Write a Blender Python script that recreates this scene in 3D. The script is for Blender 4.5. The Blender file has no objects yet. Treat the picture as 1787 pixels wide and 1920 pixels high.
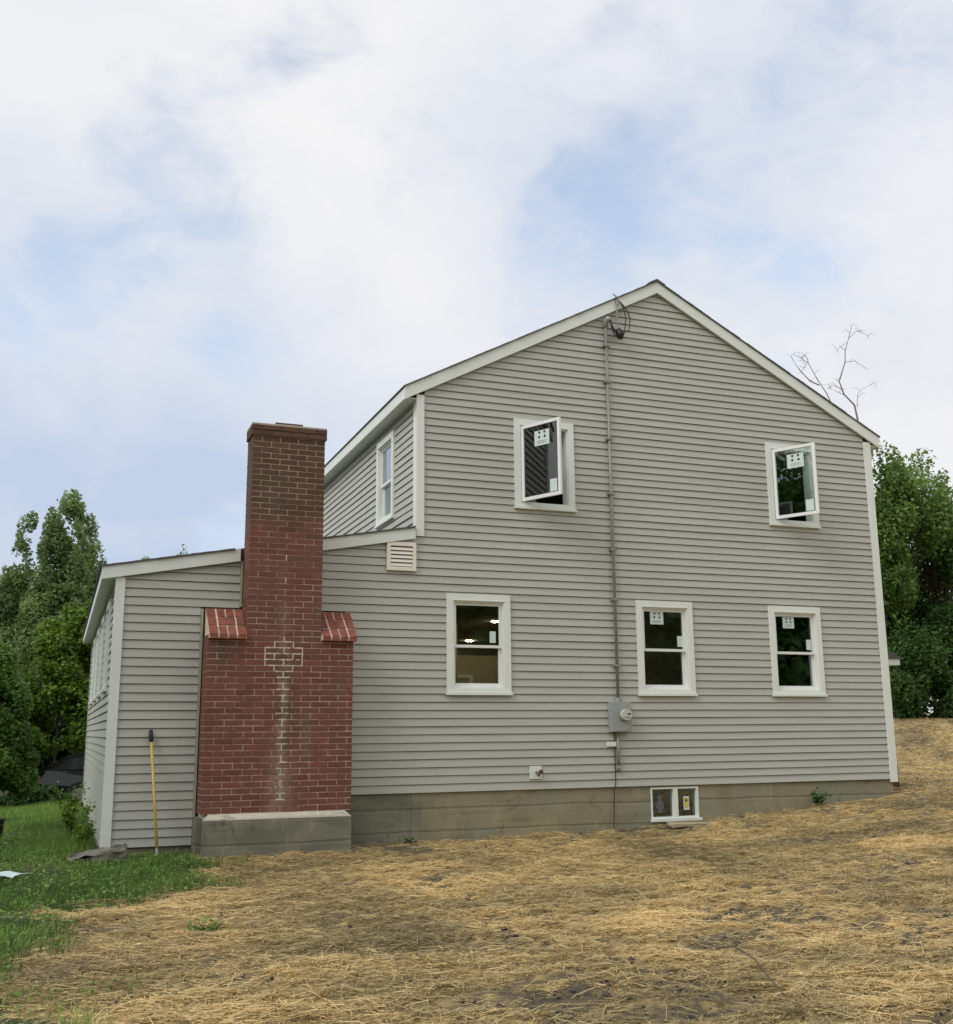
import bpy, math, random
import numpy as np
from mathutils import Vector, Matrix
random.seed(7); RNG = np.random.default_rng(11)
scn = bpy.context.scene
COL = scn.collection

# ------------------------------------------------------------------ camera
cam_d = bpy.data.cameras.new('camera'); cam = bpy.data.objects.new('camera', cam_d); COL.objects.link(cam)
r_ = Vector((0.93443184, -0.35604789, -0.00818782)); u_ = Vector((-0.06345333, -0.1890649, 0.97991231)); f_ = Vector((0.35044374, 0.91514172, 0.19926069))
cam.matrix_world = Matrix(((r_.x, u_.x, -f_.x, 0), (r_.y, u_.y, -f_.y, -13.2394), (r_.z, u_.z, -f_.z, 1.5), (0, 0, 0, 1)))
cam_d.sensor_fit = 'HORIZONTAL'; cam_d.sensor_width = 36; cam_d.lens = 40.712
cam_d.clip_start = 0.05; cam_d.clip_end = 3000
scn.camera = cam

# ------------------------------------------------------------------ sky and sun
SUN = Vector((-0.70, -0.26, 0.66)).normalized()
world = bpy.data.worlds.new('World'); scn.world = world; world.use_nodes = True
wt = world.node_tree; wt.nodes.clear()
def wn(t, **k):
    n = wt.nodes.new(t)
    for a, b in k.items(): setattr(n, a, b)
    return n
def wmath(op, a, b=None, clamp=False):
    n = wn('ShaderNodeMath', operation=op, use_clamp=clamp)
    for i, v in enumerate((a, b)):
        if v is None: continue
        if isinstance(v, (int, float)): n.inputs[i].default_value = v
        else: wt.links.new(v, n.inputs[i])
    return n.outputs[0]
tc = wn('ShaderNodeTexCoord'); DIR = tc.outputs['Generated']
sky = wn('ShaderNodeTexSky', sky_type='NISHITA', sun_disc=False)
sky.sun_elevation = math.asin(SUN.z); sky.sun_rotation = math.atan2(SUN.x, SUN.y)
sky.air_density = 1.0; sky.dust_density = 1.5; sky.ozone_density = 1.2
def wnoise(scale, detail, rough, dist=0.0, loc=(0, 0, 0), vs=(1, 1, 1.6)):
    mp = wn('ShaderNodeMapping'); mp.inputs['Location'].default_value = loc; mp.inputs['Scale'].default_value = vs
    wt.links.new(DIR, mp.inputs['Vector'])
    n = wn('ShaderNodeTexNoise'); n.inputs['Scale'].default_value = scale; n.inputs['Detail'].default_value = detail
    n.inputs['Roughness'].default_value = rough; n.inputs['Distortion'].default_value = dist
    wt.links.new(mp.outputs['Vector'], n.inputs['Vector']); return n.outputs['Fac']
big = wnoise(2.6, 3, 0.5, 0.5, (1.3, 0.4, 2.2))
med = wnoise(6.0, 5, 0.52, 0.4, (3.1, 1.7, 0.2))
fin = wnoise(14.0, 7, 0.62, 0.8, (5.0, 0, 1))
# openings between the clouds (direction, tightness, depth)
GAPS = [((0.594, 0.588, 0.549), 90, .70), ((0.56, 0.63, 0.54), 110, .80), ((0.524, 0.667, 0.53), 110, .85), ((0.472, 0.727, 0.499), 100, .95), ((0.421, 0.781, 0.462), 110, .95), ((0.50, 0.72, 0.46), 120, .75),
        ((0.400, 0.80, 0.43), 150, .6), ((0.45, 0.81, 0.38), 220, .6), ((0.052, 0.885, 0.462), 200, .65), ((0.02, 0.905, 0.415), 230, .55), ((0.129, 0.923, 0.361), 420, .75), ((-0.05, 0.927, 0.374), 260, .85),
        ((0.10, 0.975, 0.20), 90, 1.0), ((-0.03, 0.974, 0.224), 100, 1.0), ((0.16, 0.96, 0.24), 200, .6), ((0.382, 0.848, 0.367), 400, .6), ((0.26, 0.87, 0.42), 400, .35), ((0.58, 0.72, 0.38), 250, .45), ((0.14, 0.80, 0.58), 200, .35)]
gsum = None
for d, k, w in GAPS:
    v = Vector(d).normalized(); w = w * (.82 if d[2] > .3 else .18)
    dp = wn('ShaderNodeVectorMath', operation='DOT_PRODUCT'); wt.links.new(DIR, dp.inputs[0]); dp.inputs[1].default_value = v
    e = wmath('MULTIPLY', wmath('EXPONENT', wmath('MULTIPLY', wmath('SUBTRACT', dp.outputs['Value'], 1.0), float(k))), w)
    gsum = e if gsum is None else wmath('MAXIMUM', gsum, e)
cov = wmath('ADD', 1.58, wmath('MULTIPLY', wmath('SUBTRACT', big, 0.5), 1.5))
cov = wmath('ADD', cov, wmath('MULTIPLY', wmath('SUBTRACT', med, 0.5), 2.0))
cov = wmath('ADD', cov, wmath('MULTIPLY', wmath('SUBTRACT', fin, 0.5), 1.2))
cov = wmath('SUBTRACT', cov, wmath('MULTIPLY', gsum, 1.25))
cr = wn('ShaderNodeMapRange', interpolation_type='SMOOTHSTEP'); wt.links.new(cov, cr.inputs[0])
cr.inputs[1].default_value = 0.15; cr.inputs[2].default_value = 1.25; cr.inputs[3].default_value = 0.34; cr.inputs[4].default_value = 1.0
shade = wnoise(4.2, 5, 0.55, 0.3, (0.3, 7.7, 2.0))
ccol = wn('ShaderNodeValToRGB'); wt.links.new(shade, ccol.inputs[0])
ccol.color_ramp.elements[0].position = 0.3; ccol.color_ramp.elements[0].color = (0.85, 0.88, 0.93, 1)
ccol.color_ramp.elements[1].position = 0.62; ccol.color_ramp.elements[1].color = (1.0, 0.985, 0.99, 1)
bank = None
for d, k, w in (((0.10, 0.975, 0.16), 45, 1.0), ((-0.06, 0.97, 0.22), 60, .95), ((0.22, 0.95, 0.2), 120, .5), ((-0.08, 0.92, 0.38), 160, .6), ((0.52, 0.68, 0.50), 60, .5), ((0.42, 0.78, 0.46), 90, .5), ((-.3, .92, .2), 30, .7)):
    dp = wn('ShaderNodeVectorMath', operation='DOT_PRODUCT'); wt.links.new(DIR, dp.inputs[0]); dp.inputs[1].default_value = Vector(d).normalized()
    e = wmath('MULTIPLY', wmath('EXPONENT', wmath('MULTIPLY', wmath('SUBTRACT', dp.outputs['Value'], 1.0), float(k))), w); bank = e if bank is None else wmath('MAXIMUM', bank, e)
bank = wmath('MULTIPLY', bank, wmath('ADD', .25, wmath('MULTIPLY', med, 1.5)), True)
cmix = wn('ShaderNodeMix', data_type='RGBA'); wt.links.new(bank, cmix.inputs['Factor']); wt.links.new(ccol.outputs[0], cmix.inputs['A']); cmix.inputs['B'].default_value = (.58, .68, .86, 1)
cm = wn('ShaderNodeVectorMath', operation='SCALE'); wt.links.new(cmix.outputs['Result'], cm.inputs[0]); cm.inputs['Scale'].default_value = 8.9
hs = wn('ShaderNodeHueSaturation'); hs.inputs['Saturation'].default_value = .88; hs.inputs['Hue'].default_value = .495; wt.links.new(sky.outputs[0], hs.inputs['Color'])
skm = wn('ShaderNodeVectorMath', operation='SCALE'); wt.links.new(hs.outputs[0], skm.inputs[0]); skm.inputs['Scale'].default_value = 2.35
mx = wn('ShaderNodeMix', data_type='RGBA'); wt.links.new(cr.outputs[0], mx.inputs['Factor']); wt.links.new(skm.outputs[0], mx.inputs['A']); wt.links.new(cm.outputs[0], mx.inputs['B'])
bg = wn('ShaderNodeBackground'); bg.inputs['Strength'].default_value = 0.1; wt.links.new(mx.outputs['Result'], bg.inputs['Color'])
wo = wn('ShaderNodeOutputWorld'); wt.links.new(bg.outputs[0], wo.inputs['Surface'])

sd = bpy.data.lights.new('sun', 'SUN'); sd.energy = 1.5; sd.angle = math.radians(35); sd.color = (1.0, 0.98, 0.93)
so = bpy.data.objects.new('sun', sd); COL.objects.link(so); so.rotation_euler = SUN.to_track_quat('Z', 'Y').to_euler(); so.location = (0, 0, 30)

scn.view_settings.view_transform = 'Standard'; scn.view_settings.look = 'None'
scn.view_settings.exposure = 0.08; scn.view_settings.gamma = 1.0; scn.view_settings.use_curve_mapping = False
scn.cycles.max_bounces = 8; scn.cycles.transparent_max_bounces = 16

# ------------------------------------------------------------------ helpers
class MB:
    def __init__(s): s.v = []; s.f = []; s.m = []
    def pts(s, P, F, mi=0):
        o = len(s.v); s.v += [tuple(p) for p in P]
        for f in F: s.f.append(tuple(i + o for i in f)); s.m.append(mi)
    def hexa(s, P, mi=0):            # 4 bottom (ccw from above), 4 top
        s.pts(P, [(3, 2, 1, 0), (4, 5, 6, 7), (0, 1, 5, 4), (1, 2, 6, 5), (2, 3, 7, 6), (3, 0, 4, 7)], mi)
    def box(s, x0, x1, y0, y1, z0, z1, mi=0):
        s.hexa([(x0, y0, z0), (x1, y0, z0), (x1, y1, z0), (x0, y1, z0), (x0, y0, z1), (x1, y0, z1), (x1, y1, z1), (x0, y1, z1)], mi)
    def prism_y(s, poly, y0, y1, mi=0):   # poly of (x,z) counter-clockwise seen from -y
        n = len(poly); P = [(x, y0, z) for x, z in poly] + [(x, y1, z) for x, z in poly]
        F = [tuple(range(n)), tuple(range(2 * n - 1, n - 1, -1))] + [((i + 1) % n, i, n + i, n + (i + 1) % n) for i in range(n)]
        s.pts(P, F, mi)
    def disc(s, c, r, n, axis='y', mi=0):
        P = []
        for i in range(n):
            a = 2 * math.pi * i / n
            P.append((c[0] + r * math.cos(a), c[1], c[2] + r * math.sin(a)) if axis == 'y' else (c[0] + r * math.cos(a), c[1] + r * math.sin(a), c[2]))
        s.pts(P, [tuple(range(n))], mi)
    def tube(s, path, rad, n=6, mi=0, cap=True):
        path = [Vector(p) for p in path]; rads = rad if isinstance(rad, (list, tuple)) else [rad] * len(path)
        o = len(s.v); up = None
        for i, p in enumerate(path):
            t = (path[min(i + 1, len(path) - 1)] - path[max(i - 1, 0)]).normalized()
            if up is None: up = Vector((0, 0, 1)) if abs(t.z) < .9 else Vector((1, 0, 0))
            a = t.cross(up).normalized(); b = t.cross(a).normalized(); up = -b if False else a.cross(t).normalized()
            for k in range(n):
                th = 2 * math.pi * k / n; q = p + (a * math.cos(th) + b * math.sin(th)) * rads[i]; s.v.append(tuple(q))
        for i in range(len(path) - 1):
            for k in range(n):
                s.f.append((o + i * n + k, o + i * n + (k + 1) % n, o + (i + 1) * n + (k + 1) % n, o + (i + 1) * n + k)); s.m.append(mi)
        if cap:
            s.f.append(tuple(o + k for k in range(n - 1, -1, -1))); s.m.append(mi)
            e = o + (len(path) - 1) * n; s.f.append(tuple(e + k for k in range(n))); s.m.append(mi)
    def mesh(s, name, mats):
        me = bpy.data.meshes.new(name); me.from_pydata(s.v, [], s.f)
        for m in (mats if isinstance(mats, (list, tuple)) else [mats]): me.materials.append(m)
        if any(s.m): me.polygons.foreach_set('material_index', s.m)
        me.update(); return me
    def build(s, name, mats, parent=None, smooth=False):
        me = s.mesh(name, mats)
        if smooth: me.polygons.foreach_set('use_smooth', [True] * len(me.polygons))
        return link(name, me, parent)
def link(name, me, parent=None):
    o = bpy.data.objects.new(name, me); COL.objects.link(o)
    if parent is not None: o.parent = parent
    return o
def tag(o, label=None, cat=None, group=None, kind=None):
    if label: o['label'] = label
    if cat: o['category'] = cat
    if group: o['group'] = group
    if kind: o['kind'] = kind
    return o
def empty(name, loc, label, cat, group=None):
    o = link(name, None); o.location = loc; o.empty_display_size = .2; return tag(o, label, cat, group)
def np_mesh(name, V, F, mats, tint=None, attr='tint'):
    me = bpy.data.meshes.new(name); V = np.asarray(V, np.float32); F = np.asarray(F, np.int32)
    me.vertices.add(len(V)); me.vertices.foreach_set('co', V.ravel())
    k = F.shape[1]; me.loops.add(F.size); me.loops.foreach_set('vertex_index', F.ravel())
    me.polygons.add(len(F)); me.polygons.foreach_set('loop_start', np.arange(len(F), dtype=np.int32) * k)
    try: me.polygons.foreach_set('loop_total', np.full(len(F), k, np.int32))
    except Exception: pass
    if tint is not None:
        a = me.attributes.new(attr, 'FLOAT', 'POINT'); a.data.foreach_set('value', np.asarray(tint, np.float32))
    for m in (mats if isinstance(mats, (list, tuple)) else [mats]): me.materials.append(m)
    me.update(calc_edges=True); return me

# value noise for placing straw, lumps and leaves
def vnoise(x, y, seed=0):
    x = np.asarray(x, float); y = np.asarray(y, float); xi = np.floor(x).astype(np.int64); yi = np.floor(y).astype(np.int64)
    fx = x - xi; fy = y - yi; fx = fx * fx * (3 - 2 * fx); fy = fy * fy * (3 - 2 * fy)
    def h(a, b):
        n = (a * 374761393 + b * 668265263 + seed * 974711) & 0xffffffff; n = ((n ^ (n >> 13)) * 1274126177) & 0xffffffff; return ((n ^ (n >> 16)) & 0xffff) / 65535.0
    return (h(xi, yi) * (1 - fx) + h(xi + 1, yi) * fx) * (1 - fy) + (h(xi, yi + 1) * (1 - fx) + h(xi + 1, yi + 1) * fx) * fy
def fbm(x, y, o=4, seed=0):
    s = 0; a = .5; t = 0
    for i in range(o): s = s + a * vnoise(x * 2 ** i + i * 17.3, y * 2 ** i + i * 9.1, seed + i); t += a; a *= .5
    return s / t

# ------------------------------------------------------------------ materials
def newmat(name):
    m = bpy.data.materials.new(name); m.use_nodes = True; nt = m.node_tree; nt.nodes.clear()
    out = nt.nodes.new('ShaderNodeOutputMaterial'); b = nt.nodes.new('ShaderNodeBsdfPrincipled'); nt.links.new(b.outputs[0], out.inputs[0])
    return m, nt, b, out
def N(nt, t, **k):
    n = nt.nodes.new(t)
    for a, b in k.items():
        if a in n.inputs: n.inputs[a].default_value = b
        else: setattr(n, a, b)
    return n
def noise_node(nt, scale, detail=4, rough=.55, dist=0, vs=None, pos=None):
    n = N(nt, 'ShaderNodeTexNoise', Scale=scale, Detail=detail, Roughness=rough, Distortion=dist)
    if pos is None: pos = N(nt, 'ShaderNodeNewGeometry').outputs['Position']
    if vs:
        mp = N(nt, 'ShaderNodeMapping'); mp.inputs['Scale'].default_value = vs; nt.links.new(pos, mp.inputs['Vector']); pos = mp.outputs['Vector']
    nt.links.new(pos, n.inputs['Vector']); return n
def ramp(nt, fac, stops):
    r = N(nt, 'ShaderNodeValToRGB'); nt.links.new(fac, r.inputs[0]); e = r.color_ramp.elements
    while len(e) < len(stops): e.new(.5)
    for i, (p, c) in enumerate(stops): e[i].position = p; e[i].color = (*c, 1) if len(c) == 3 else c
    return r.outputs[0]
def mixc(nt, fac, a, b, blend='MIX'):
    m = N(nt, 'ShaderNodeMix', data_type='RGBA', blend_type=blend)
    for k, v in (('Factor', fac), ('A', a), ('B', b)):
        if isinstance(v, (int, float)): m.inputs[k].default_value = v
        elif isinstance(v, tuple): m.inputs[k].default_value = (*v, 1)
        else: nt.links.new(v, m.inputs[k])
    return m.outputs['Result']
def mval(nt, op, a, b=None, clamp=False):
    m = N(nt, 'ShaderNodeMath', operation=op, use_clamp=clamp)
    for i, v in enumerate((a, b)):
        if v is None: continue
        if isinstance(v, (int, float)): m.inputs[i].default_value = v
        else: nt.links.new(v, m.inputs[i])
    return m.outputs[0]
def bump(nt, b, h, strength=.3, dist=.01):
    n = N(nt, 'ShaderNodeBump', Strength=strength, Distance=dist); nt.links.new(h, n.inputs['Height']); nt.links.new(n.outputs[0], b.inputs['Normal'])
def simple(name, col, rough=.6, var=.12, nscale=6, bscale=None, bstr=.2, metallic=0, vs=None, dirt=None, randv=0):
    m, nt, b, out = newmat(name); n = noise_node(nt, nscale, 5, .6, vs=vs)
    lo = tuple(max(0, c * (1 - var)) for c in col); hi = tuple(min(1, c * (1 + var)) for c in col)
    c = ramp(nt, n.outputs['Fac'], [(.3, lo), (.7, hi)])
    if randv:
        oi = N(nt, 'ShaderNodeObjectInfo'); c = mixc(nt, mval(nt, 'MULTIPLY', oi.outputs['Random'], randv), c, tuple(x * .6 for x in col))
    if dirt:
        dn = noise_node(nt, dirt[1], 6, .65); d = ramp(nt, dn.outputs['Fac'], [(.5, (0, 0, 0)), (.72, (1, 1, 1))]); c = mixc(nt, mval(nt, 'MULTIPLY', d, dirt[2]), c, dirt[0])
    nt.links.new(c, b.inputs['Base Color']); b.inputs['Roughness'].default_value = rough; b.inputs['Metallic'].default_value = metallic
    if bscale:
        bn = noise_node(nt, bscale, 4, .6, vs=vs); bump(nt, b, bn.outputs['Fac'], bstr, .004)
    return m
M = {}
M['siding'] = simple('vinyl_siding', (.456, .462, .407), .5, .045, 1.3, 60, .12, vs=(1, 1, 8), dirt=((.35, .35, .28), 1.1, .12), randv=.08)
M['trim'] = simple('white_trim', (.765, .805, .75), .45, .03, 3, 40, .05, dirt=((.62, .62, .55), 2.5, .12))
M['sash'] = simple('vinyl_sash', (.82, .83, .81), .35, .02, 3)
M['soffit'] = simple('soffit_vinyl', (.70, .73, .66), .55, .04, 3, 30, .1)
M['sheath'] = simple('sheathing', (.05, .05, .045), .9, .1, 3)  # darkened so the slots between siding boards read as shadow lines
M['drywall'] = simple('drywall', (.46, .40, .30), .9, .06, 2)
M['dark_wood'] = simple('interior_wood', (.10, .075, .05), .7, .2, 4, vs=(1, 1, 6))
M['jchannel'] = simple('j_channel', (.40, .39, .30), .5, .06, 4)
M['vent'] = simple('almond_vent', (.84, .80, .70), .45, .03, 5)
M['black'] = simple('black_plastic', (.012, .012, .013), .45, .2, 8)
M['steel'] = simple('galvanised_steel', (.27, .27, .25), .5, .12, 9, 50, .05, metallic=.2)
M['meter_grey'] = simple('grey_enamel', (.33, .36, .35), .4, .06, 6, dirt=((.25, .26, .24), 6, .3))
M['paper'] = simple('sticker_paper', (.62, .72, .68), .6, .05, 12)
M['ink'] = simple('sticker_ink', (.02, .025, .025), .6, .1, 12)
M['yellow_paper'] = simple('yellow_print', (.55, .50, .08), .6, .15, 12)
M['yellow'] = simple('yellow_handle', (.62, .45, .10), .45, .12, 10, dirt=((.42, .35, .16), 9, .4))
M['rust'] = simple('rusty_brown', (.11, .05, .035), .8, .3, 8)
M['brass'] = simple('brass_tap', (.20, .15, .09), .4, .2, 10, metallic=.7)
M['stone'] = simple('grey_stone', (.21, .20, .155), .9, .4, 9, 25, 1.0, dirt=((.07, .09, .04), 7, .9))
M['flatstone'] = simple('pale_flat_stone', (.42, .36, .24), .9, .15, 5, 20, .5)
M['bag'] = simple('pale_blue_sheet', (.62, .78, .78), .4, .08, 8, 12, .5)
M['car_paint'] = simple('dark_car_paint', (.012, .014, .016), .12, .1, 3)
M['car_glass'] = simple('car_glass', (.03, .035, .04), .05, .1, 3)
M['tyre'] = simple('tyre_rubber', (.02, .02, .02), .8, .1, 5)
M['tail'] = simple('lamp_lens', (.35, .04, .03), .2, .1, 5)
M['bark'] = simple('bark', (.11, .09, .07), .9, .3, 6, 18, .9, vs=(1, 1, .3))
M['deadwood'] = simple('dead_bark', (.22, .20, .19), .9, .2, 6, 18, .6)
M['curb'] = simple('rubber_black', (.015, .015, .016), .6, .1, 6)

def concrete(name, base, patch, seamx=None):
    m, nt, b, out = newmat(name); n = noise_node(nt, 2.2, 6, .65); c = ramp(nt, n.outputs['Fac'], [(.3, tuple(x * .78 for x in base)), (.68, tuple(x * 1.18 for x in base))])
    n2 = noise_node(nt, 1.1, 4, .6, .6); c = mixc(nt, ramp(nt, n2.outputs['Fac'], [(.46, (0, 0, 0)), (.62, (1, 1, 1))]), c, patch)
    n3 = noise_node(nt, 9, 5, .7, vs=(1, 1, .35)); c = mixc(nt, mval(nt, 'MULTIPLY', ramp(nt, n3.outputs['Fac'], [(.58, (0, 0, 0)), (.7, (1, 1, 1))]), .45), c, tuple(min(1, x * 1.7) for x in base))
    n5 = noise_node(nt, 3.0, 5, .6, vs=(.25, 1, 5)); c = mixc(nt, mval(nt, 'MULTIPLY', ramp(nt, n5.outputs['Fac'], [(.55, (0, 0, 0)), (.62, (1, 1, 1))]), .35), c, tuple(x * .55 for x in base))
    nt.links.new(c, b.inputs['Base Color']); b.inputs['Roughness'].default_value = .93
    n4 = noise_node(nt, 35, 6, .7); wv = N(nt, 'ShaderNodeTexWave', wave_type='BANDS', bands_direction='Z', Scale=1.15, Distortion=.6, Detail=2)
    nt.links.new(N(nt, 'ShaderNodeNewGeometry').outputs['Position'], wv.inputs['Vector']); ln_ = ramp(nt, wv.outputs['Fac'], [(.0, (0, 0, 0)), (.06, (1, 1, 1))])
    bump(nt, b, mval(nt, 'ADD', n4.outputs['Fac'], ln_), .6, .008)
    n6 = noise_node(nt, 3.5, 7, .75, .8); c2 = mixc(nt, mval(nt, 'MULTIPLY', ramp(nt, n6.outputs['Fac'], [(.57, (0, 0, 0)), (.66, (1, 1, 1))]), .55), c, (.05, .05, .04)); c2 = mixc(nt, mval(nt, 'MULTIPLY', mval(nt, 'SUBTRACT', 1.0, ln_), .25), c2, (.08, .075, .055)); nt.links.new(c2, b.inputs['Base Color']); return m
M['foundation'] = concrete('foundation_concrete', (.29, .255, .165), (.25, .25, .18))
M['footing'] = concrete('footing_concrete', (.245, .24, .175), (.16, .16, .12))
M['footing_top'] = concrete('footing_top', (.60, .56, .46), (.52, .49, .40))

def glass():
    m, nt, b, out = newmat('window_glass'); nt.nodes.remove(b)
    tr = N(nt, 'ShaderNodeBsdfTransparent'); tr.inputs[0].default_value = (.80, .86, .84, 1)
    gl = N(nt, 'ShaderNodeBsdfGlossy'); gl.inputs['Roughness'].default_value = .004; gl.inputs['Color'].default_value = (.92, .97, 1, 1)
    fr = N(nt, 'ShaderNodeFresnel', IOR=1.52); f = mval(nt, 'MULTIPLY', fr.outputs[0], 2.3, True)
    mx = N(nt, 'ShaderNodeMixShader'); nt.links.new(f, mx.inputs[0]); nt.links.new(tr.outputs[0], mx.inputs[1]); nt.links.new(gl.outputs[0], mx.inputs[2]); nt.links.new(mx.outputs[0], out.inputs[0]); return m
M['glass'] = glass()
def emis(name, col, s):
    m, nt, b, out = newmat(name); b.inputs['Emission Color'].default_value = (*col, 1); b.inputs['Emission Strength'].default_value = s; b.inputs['Base Color'].default_value = (.8, .8, .8, 1); return m
M['lamp'] = emis('ceiling_lamp_lens', (1, .80, .5), 130)

def brick_mat(name, island):
    m, nt, b, out = newmat(name); geo = N(nt, 'ShaderNodeNewGeometry'); pos = geo.outputs['Position']
    sep = N(nt, 'ShaderNodeSeparateXYZ'); nt.links.new(pos, sep.inputs[0])
    rnd = geo.outputs['Random Per Island'] if island else N(nt, 'ShaderNodeObjectInfo').outputs['Random']
    red = ramp(nt, rnd, [(0, (.135, .050, .037)), (.35, (.168, .061, .045)), (.7, (.195, .072, .053)), (1, (.150, .066, .048))])
    brn = ramp(nt, rnd, [(0, (.082, .042, .027)), (.5, (.100, .051, .034)), (1, (.130, .062, .044))])
    wav = noise_node(nt, 2.2, 4, .6); zz = mval(nt, 'ADD', sep.outputs['Z'], mval(nt, 'MULTIPLY', mval(nt, 'SUBTRACT', wav.outputs['Fac'], .5), .5))
    fz = N(nt, 'ShaderNodeMapRange', interpolation_type='SMOOTHSTEP'); nt.links.new(zz, fz.inputs[0]); fz.inputs[1].default_value = 3.76; fz.inputs[2].default_value = 4.16
    c = mixc(nt, fz.outputs[0], red, brn)
    # weather stains: greenish grime patches and a pale lime run under the centre joint
    st = noise_node(nt, 2.0, 6, .65, .5, vs=(1.2, 1, .6)); c = mixc(nt, mval(nt, 'MULTIPLY', ramp(nt, st.outputs['Fac'], [(.48, (0, 0, 0)), (.66, (1, 1, 1))]), .65), c, (.105, .068, .045))
    for cx_, wd_, zlo, zhi, amt, colr in ((2.46, .20, 1.15, 2.35, .75, (.075, .055, .036)), (2.74, .12, 1.0, 1.95, .5, (.15, .12, .095)), (3.14, .16, 1.3, 2.55, .65, (.10, .085, .06)), (1.72, .22, 2.2, 2.6, .6, (.09, .06, .04))):
        ax = mval(nt, 'SUBTRACT', 1.0, mval(nt, 'DIVIDE', mval(nt, 'ABSOLUTE', mval(nt, 'SUBTRACT', sep.outputs['X'], cx_)), wd_), True)
        az = mval(nt, 'SUBTRACT', 1.0, mval(nt, 'DIVIDE', mval(nt, 'ABSOLUTE', mval(nt, 'SUBTRACT', sep.outputs['Z'], (zlo + zhi) / 2)), (zhi - zlo) / 1.6), True)
        sn = noise_node(nt, 4.5, 6, .7, .3, vs=(1, 1, .4)); k_ = mval(nt, 'MULTIPLY', mval(nt, 'MULTIPLY', ax, az), ramp(nt, sn.outputs['Fac'], [(.38, (0, 0, 0)), (.6, (1, 1, 1))]))
        c = mixc(nt, mval(nt, 'MULTIPLY', k_, amt * 1.6, True), c, colr)
    dx = mval(nt, 'SUBTRACT', sep.outputs['X'], 2.44); near = mval(nt, 'SUBTRACT', 1.0, mval(nt, 'DIVIDE', mval(nt, 'ABSOLUTE', dx), .22), True)
    low = N(nt, 'ShaderNodeMapRange'); nt.links.new(sep.outputs['Z'], low.inputs[0]); low.inputs[1].default_value = 1.75; low.inputs[2].default_value = .75
    ln = noise_node(nt, 5, 6, .7, vs=(1, 1, .5)); run = mval(nt, 'MULTIPLY', mval(nt, 'MULTIPLY', near, low.outputs[0]), ramp(nt, ln.outputs['Fac'], [(.35, (0, 0, 0)), (.65, (1, 1, 1))]))
    c = mixc(nt, mval(nt, 'MULTIPLY', run, .8), c, (.36, .29, .21))
    n7 = noise_node(nt, 7, 6, .7, .4, vs=(1, 1, .6)); nar = mval(nt, 'SUBTRACT', 1.0, mval(nt, 'DIVIDE', mval(nt, 'ABSOLUTE', dx), .10), True)
    hgt = N(nt, 'ShaderNodeMapRange'); nt.links.new(sep.outputs['Z'], hgt.inputs[0]); hgt.inputs[1].default_value = 3.9; hgt.inputs[2].default_value = 2.3
    c = mixc(nt, mval(nt, 'MULTIPLY', mval(nt, 'MULTIPLY', nar, hgt.outputs[0]), mval(nt, 'MULTIPLY', ramp(nt, n7.outputs['Fac'], [(.42, (0, 0, 0)), (.62, (1, 1, 1))]), .7)), c, (.33, .26, .19))
    fine = noise_node(nt, 60, 5, .65); c = mixc(nt, .35, c, ramp(nt, fine.outputs['Fac'], [(.3, (.25, .25, .25)), (.7, (.85, .85, .85))]), 'OVERLAY')
    nt.links.new(c, b.inputs['Base Color']); b.inputs['Roughness'].default_value = .9
    bump(nt, b, fine.outputs['Fac'], .5, .004); return m
M['brick'] = brick_mat('red_brick', False); M['brick_i'] = brick_mat('red_brick_weathered', True)
M['brick_cap'] = simple('shoulder_brick', (.26, .084, .056), .85, .38, 14, 60, .4, randv=.4)
def mortar():
    m, nt, b, out = newmat('mortar'); geo = N(nt, 'ShaderNodeNewGeometry'); sep = N(nt, 'ShaderNodeSeparateXYZ'); nt.links.new(geo.outputs['Position'], sep.inputs[0])
    n = noise_node(nt, 5.5, 6, .7); lowc = ramp(nt, n.outputs['Fac'], [(.38, (.23, .12, .09)), (.62, (.52, .36, .28))])
    hi = ramp(nt, n.outputs['Fac'], [(.35, (.24, .17, .11)), (.62, (.52, .42, .29))])
    fz = N(nt, 'ShaderNodeMapRange', interpolation_type='SMOOTHSTEP'); nt.links.new(sep.outputs['Z'], fz.inputs[0]); fz.inputs[1].default_value = 3.8; fz.inputs[2].default_value = 4.05
    nt.links.new(mixc(nt, fz.outputs[0], lowc, hi), b.inputs['Base Color']); b.inputs['Roughness'].default_value = .95
    f = noise_node(nt, 80, 4, .6); bump(nt, b, f.outputs['Fac'], .5, .004); return m
M['mortar'] = mortar()
M['white_mortar'] = simple('fresh_mortar', (.60, .515, .40), .95, .30, 9, 60, .4)
M['cap_mortar'] = simple('shoulder_mortar', (.74, .58, .46), .95, .22, 12)
M['shingle'] = simple('asphalt_shingle', (.11, .115, .12), .95, .35, 40, 120, .6)

def leafmat(name, dark, light, trans=.3, mid=None):
    m, nt, b, out = newmat(name); at = N(nt, 'ShaderNodeAttribute', attribute_name='tint')
    c = ramp(nt, at.outputs['Fac'], [(0, dark), (1, light)] if mid is None else [(0, dark), (.5, mid), (1, light)]); nt.links.new(c, b.inputs['Base Color']); b.inputs['Roughness'].default_value = .5; b.inputs['Specular IOR Level'].default_value = .3
    t = N(nt, 'ShaderNodeBsdfTranslucent'); nt.links.new(mixc(nt, .5, c, tuple(min(1, x * 1.5) for x in light)), t.inputs[0])
    mx = N(nt, 'ShaderNodeMixShader'); mx.inputs[0].default_value = trans; nt.links.new(b.outputs[0], mx.inputs[1]); nt.links.new(t.outputs[0], mx.inputs[2]); nt.links.new(mx.outputs[0], out.inputs[0]); return m
M['leaf_poplar'] = leafmat('poplar_leaf', (.075, .13, .045), (.32, .43, .16), .42)
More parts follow.
